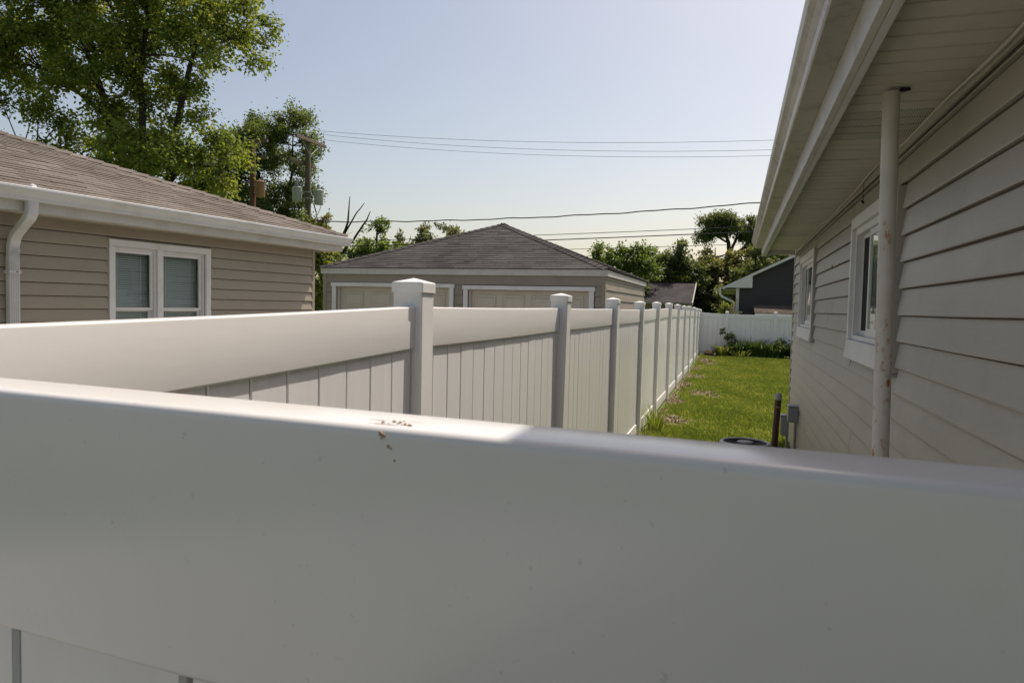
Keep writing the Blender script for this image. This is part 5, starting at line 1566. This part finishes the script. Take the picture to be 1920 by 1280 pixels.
# ------------------------------------------------------------------ grass blades and mulch
def grass():
    rs = np.random.RandomState(3)
    n = 210000
    y = 8.0 + 20.2 * rs.rand(n) ** 1.25
    x = rs.uniform(-1.24, 3.4, n)
    y = np.concatenate([y, rs.uniform(.55, 8.0, 60000)]); x = np.concatenate([x, rs.uniform(-1.24, .76, 60000)]); n = len(x)
    keep = ~((x > .77) & (y < 10.95))
    keep &= ~((np.abs(x - .115) < .40) & (np.abs(y - 6.8) < .40))
    d = dirt(x, y)
    keep &= rs.rand(n) > d * 1.02
    x, y, d = x[keep], y[keep], d[keep]; n = len(x)
    z = np.array([gz(v) for v in y])
    lo = 0.5 + 0.5 * np.sin(x * 2.1 + y * 1.3) * np.sin(y * .9 - x * .7)
    h = (0.034 + 0.038 * rs.rand(n)) * (0.75 + .5 * lo) * (1 - .4 * d)
    a = rs.uniform(0, 6.283, n); w = rs.uniform(.004, .0085, n) * (1 + (y - 8) / 28)
    ca, sa = np.cos(a), np.sin(a)
    ln_ = h * rs.uniform(.1, .9, n); a2 = a + 1.57 + rs.normal(size=n) * .4
    base = np.stack([x, y, z - .006], 1)
    s = np.stack([ca * w, sa * w, 0 * w], 1)
    l = np.stack([np.cos(a2) * ln_, np.sin(a2) * ln_, h], 1)
    mid = base + l * np.array([.35, .35, .6])
    v = np.stack([base - s, base + s, base + l, mid - s * .8], 1).reshape(-1, 3)
    big = .5 + .5 * np.sin(x * 1.3 + 2 * np.sin(y * .8)) * np.sin(y * 1.1 + 1.5 * np.sin(x * 1.7))
    fine = .5 + .5 * np.sin(x * 6.1 + 3 * np.sin(y * 2.3)) * np.sin(y * 4.7 + 2 * np.sin(x * 3.9))
    rnd = np.clip(.12 + .34 * big + .26 * fine + rs.normal(0, .19, n) + (rs.rand(n) < .05 + .3 * d) * .5, 0, 1)
    me = numpy_mesh('grass', v, np.arange(n * 4), 4, rnd)
    o = link('grass', me, 'grass'); tag(o, 'mown green lawn grass between the long fence and the house', 'grass', None, 'stuff')
grass()
def mulch():
    rs = np.random.RandomState(8)
    n = 60000
    x = rs.uniform(-1.26, .2, n); y = rs.uniform(9.0, 28.2, n)
    d = dirt(x, y); k = rs.rand(n) < d * .85
    x, y = x[k], y[k]; n = len(x)
    z = np.array([gz(v) for v in y]) + rs.uniform(.002, .02, n)
    a = rs.uniform(0, 6.283, n); L = rs.uniform(.02, .075, n); w = rs.uniform(.004, .012, n)
    t = rs.normal(0, .25, n)
    d1 = np.stack([np.cos(a) * L, np.sin(a) * L, t * L], 1) * .5; s = np.stack([-np.sin(a) * w, np.cos(a) * w, rs.normal(0, .3, n) * w], 1)
    c = np.stack([x, y, z], 1)
    v = np.stack([c - d1 - s, c + d1 - s, c + d1 + s, c - d1 + s], 1).reshape(-1, 3)
    me = numpy_mesh('mulch', v, np.arange(n * 4), 4, rs.rand(n))
    o = link('mulch', me, 'chips'); tag(o, 'dry brown chips and dead grass in bare patches along the long fence', 'mulch', None, 'stuff')
mulch()

# mud crumbs on the close rail are part of that fence
def crumbs():
    rs = random.Random(4)
    mb = MB()
    rx, ry, rz = nf_root.location
    for k in range(13):
        x = -0.194 + rs.gauss(0, .007); y = .390 + rs.gauss(0, .005) - (x + .194) * .25; r = rs.uniform(.0004, .0014)
        mb.lathe([(r * .6, 0), (r, r * .4), (r * .5, r)], (x - rx, y - ry, 1.7072 - rz), 5)
    for (t, r, dx) in ((0.0, .0013, 0), (.07, .0010, .0015), (.16, .0006, -.001), (.45, .0008, .001), (.52, .0005, .002), (.95, .0006, 0)):   # flecks that ran over the front edge
        x = -0.1965 + .010 * t + dx
        yf = .387 - .07 * x - .028
        zc = 1.7035 - .016 * t
        n_ = 6; ring = [(x + r * (1 + .35 * math.sin(a * 5.1 + t * 9)) * math.cos(a), zc + r * (1.2 + .4 * math.cos(a * 3.3)) * math.sin(a)) for a in [2 * math.pi * q / n_ for q in range(n_)]]
        vs = [(p - rx, yf - .0005 - ry, q - rz) for p, q in ring] + [(p - rx, yf + .004 - ry, q - rz) for p, q in ring]
        mb.add(vs, [tuple(range(n_))] + [(q, q + n_, (q + 1) % n_ + n_, (q + 1) % n_) for q in range(n_)])
    part(nf_root, 'mud_crumbs', mb, principled('dry_mud', (0.38, 0.27, 0.17), 0.95, 0.1)[0], kind='stuff')
crumbs()
for o in nf_root.children:
    if o.name.startswith('top_rail'):
        o.data.materials.clear(); o.data.materials.append(M['near_rail'])
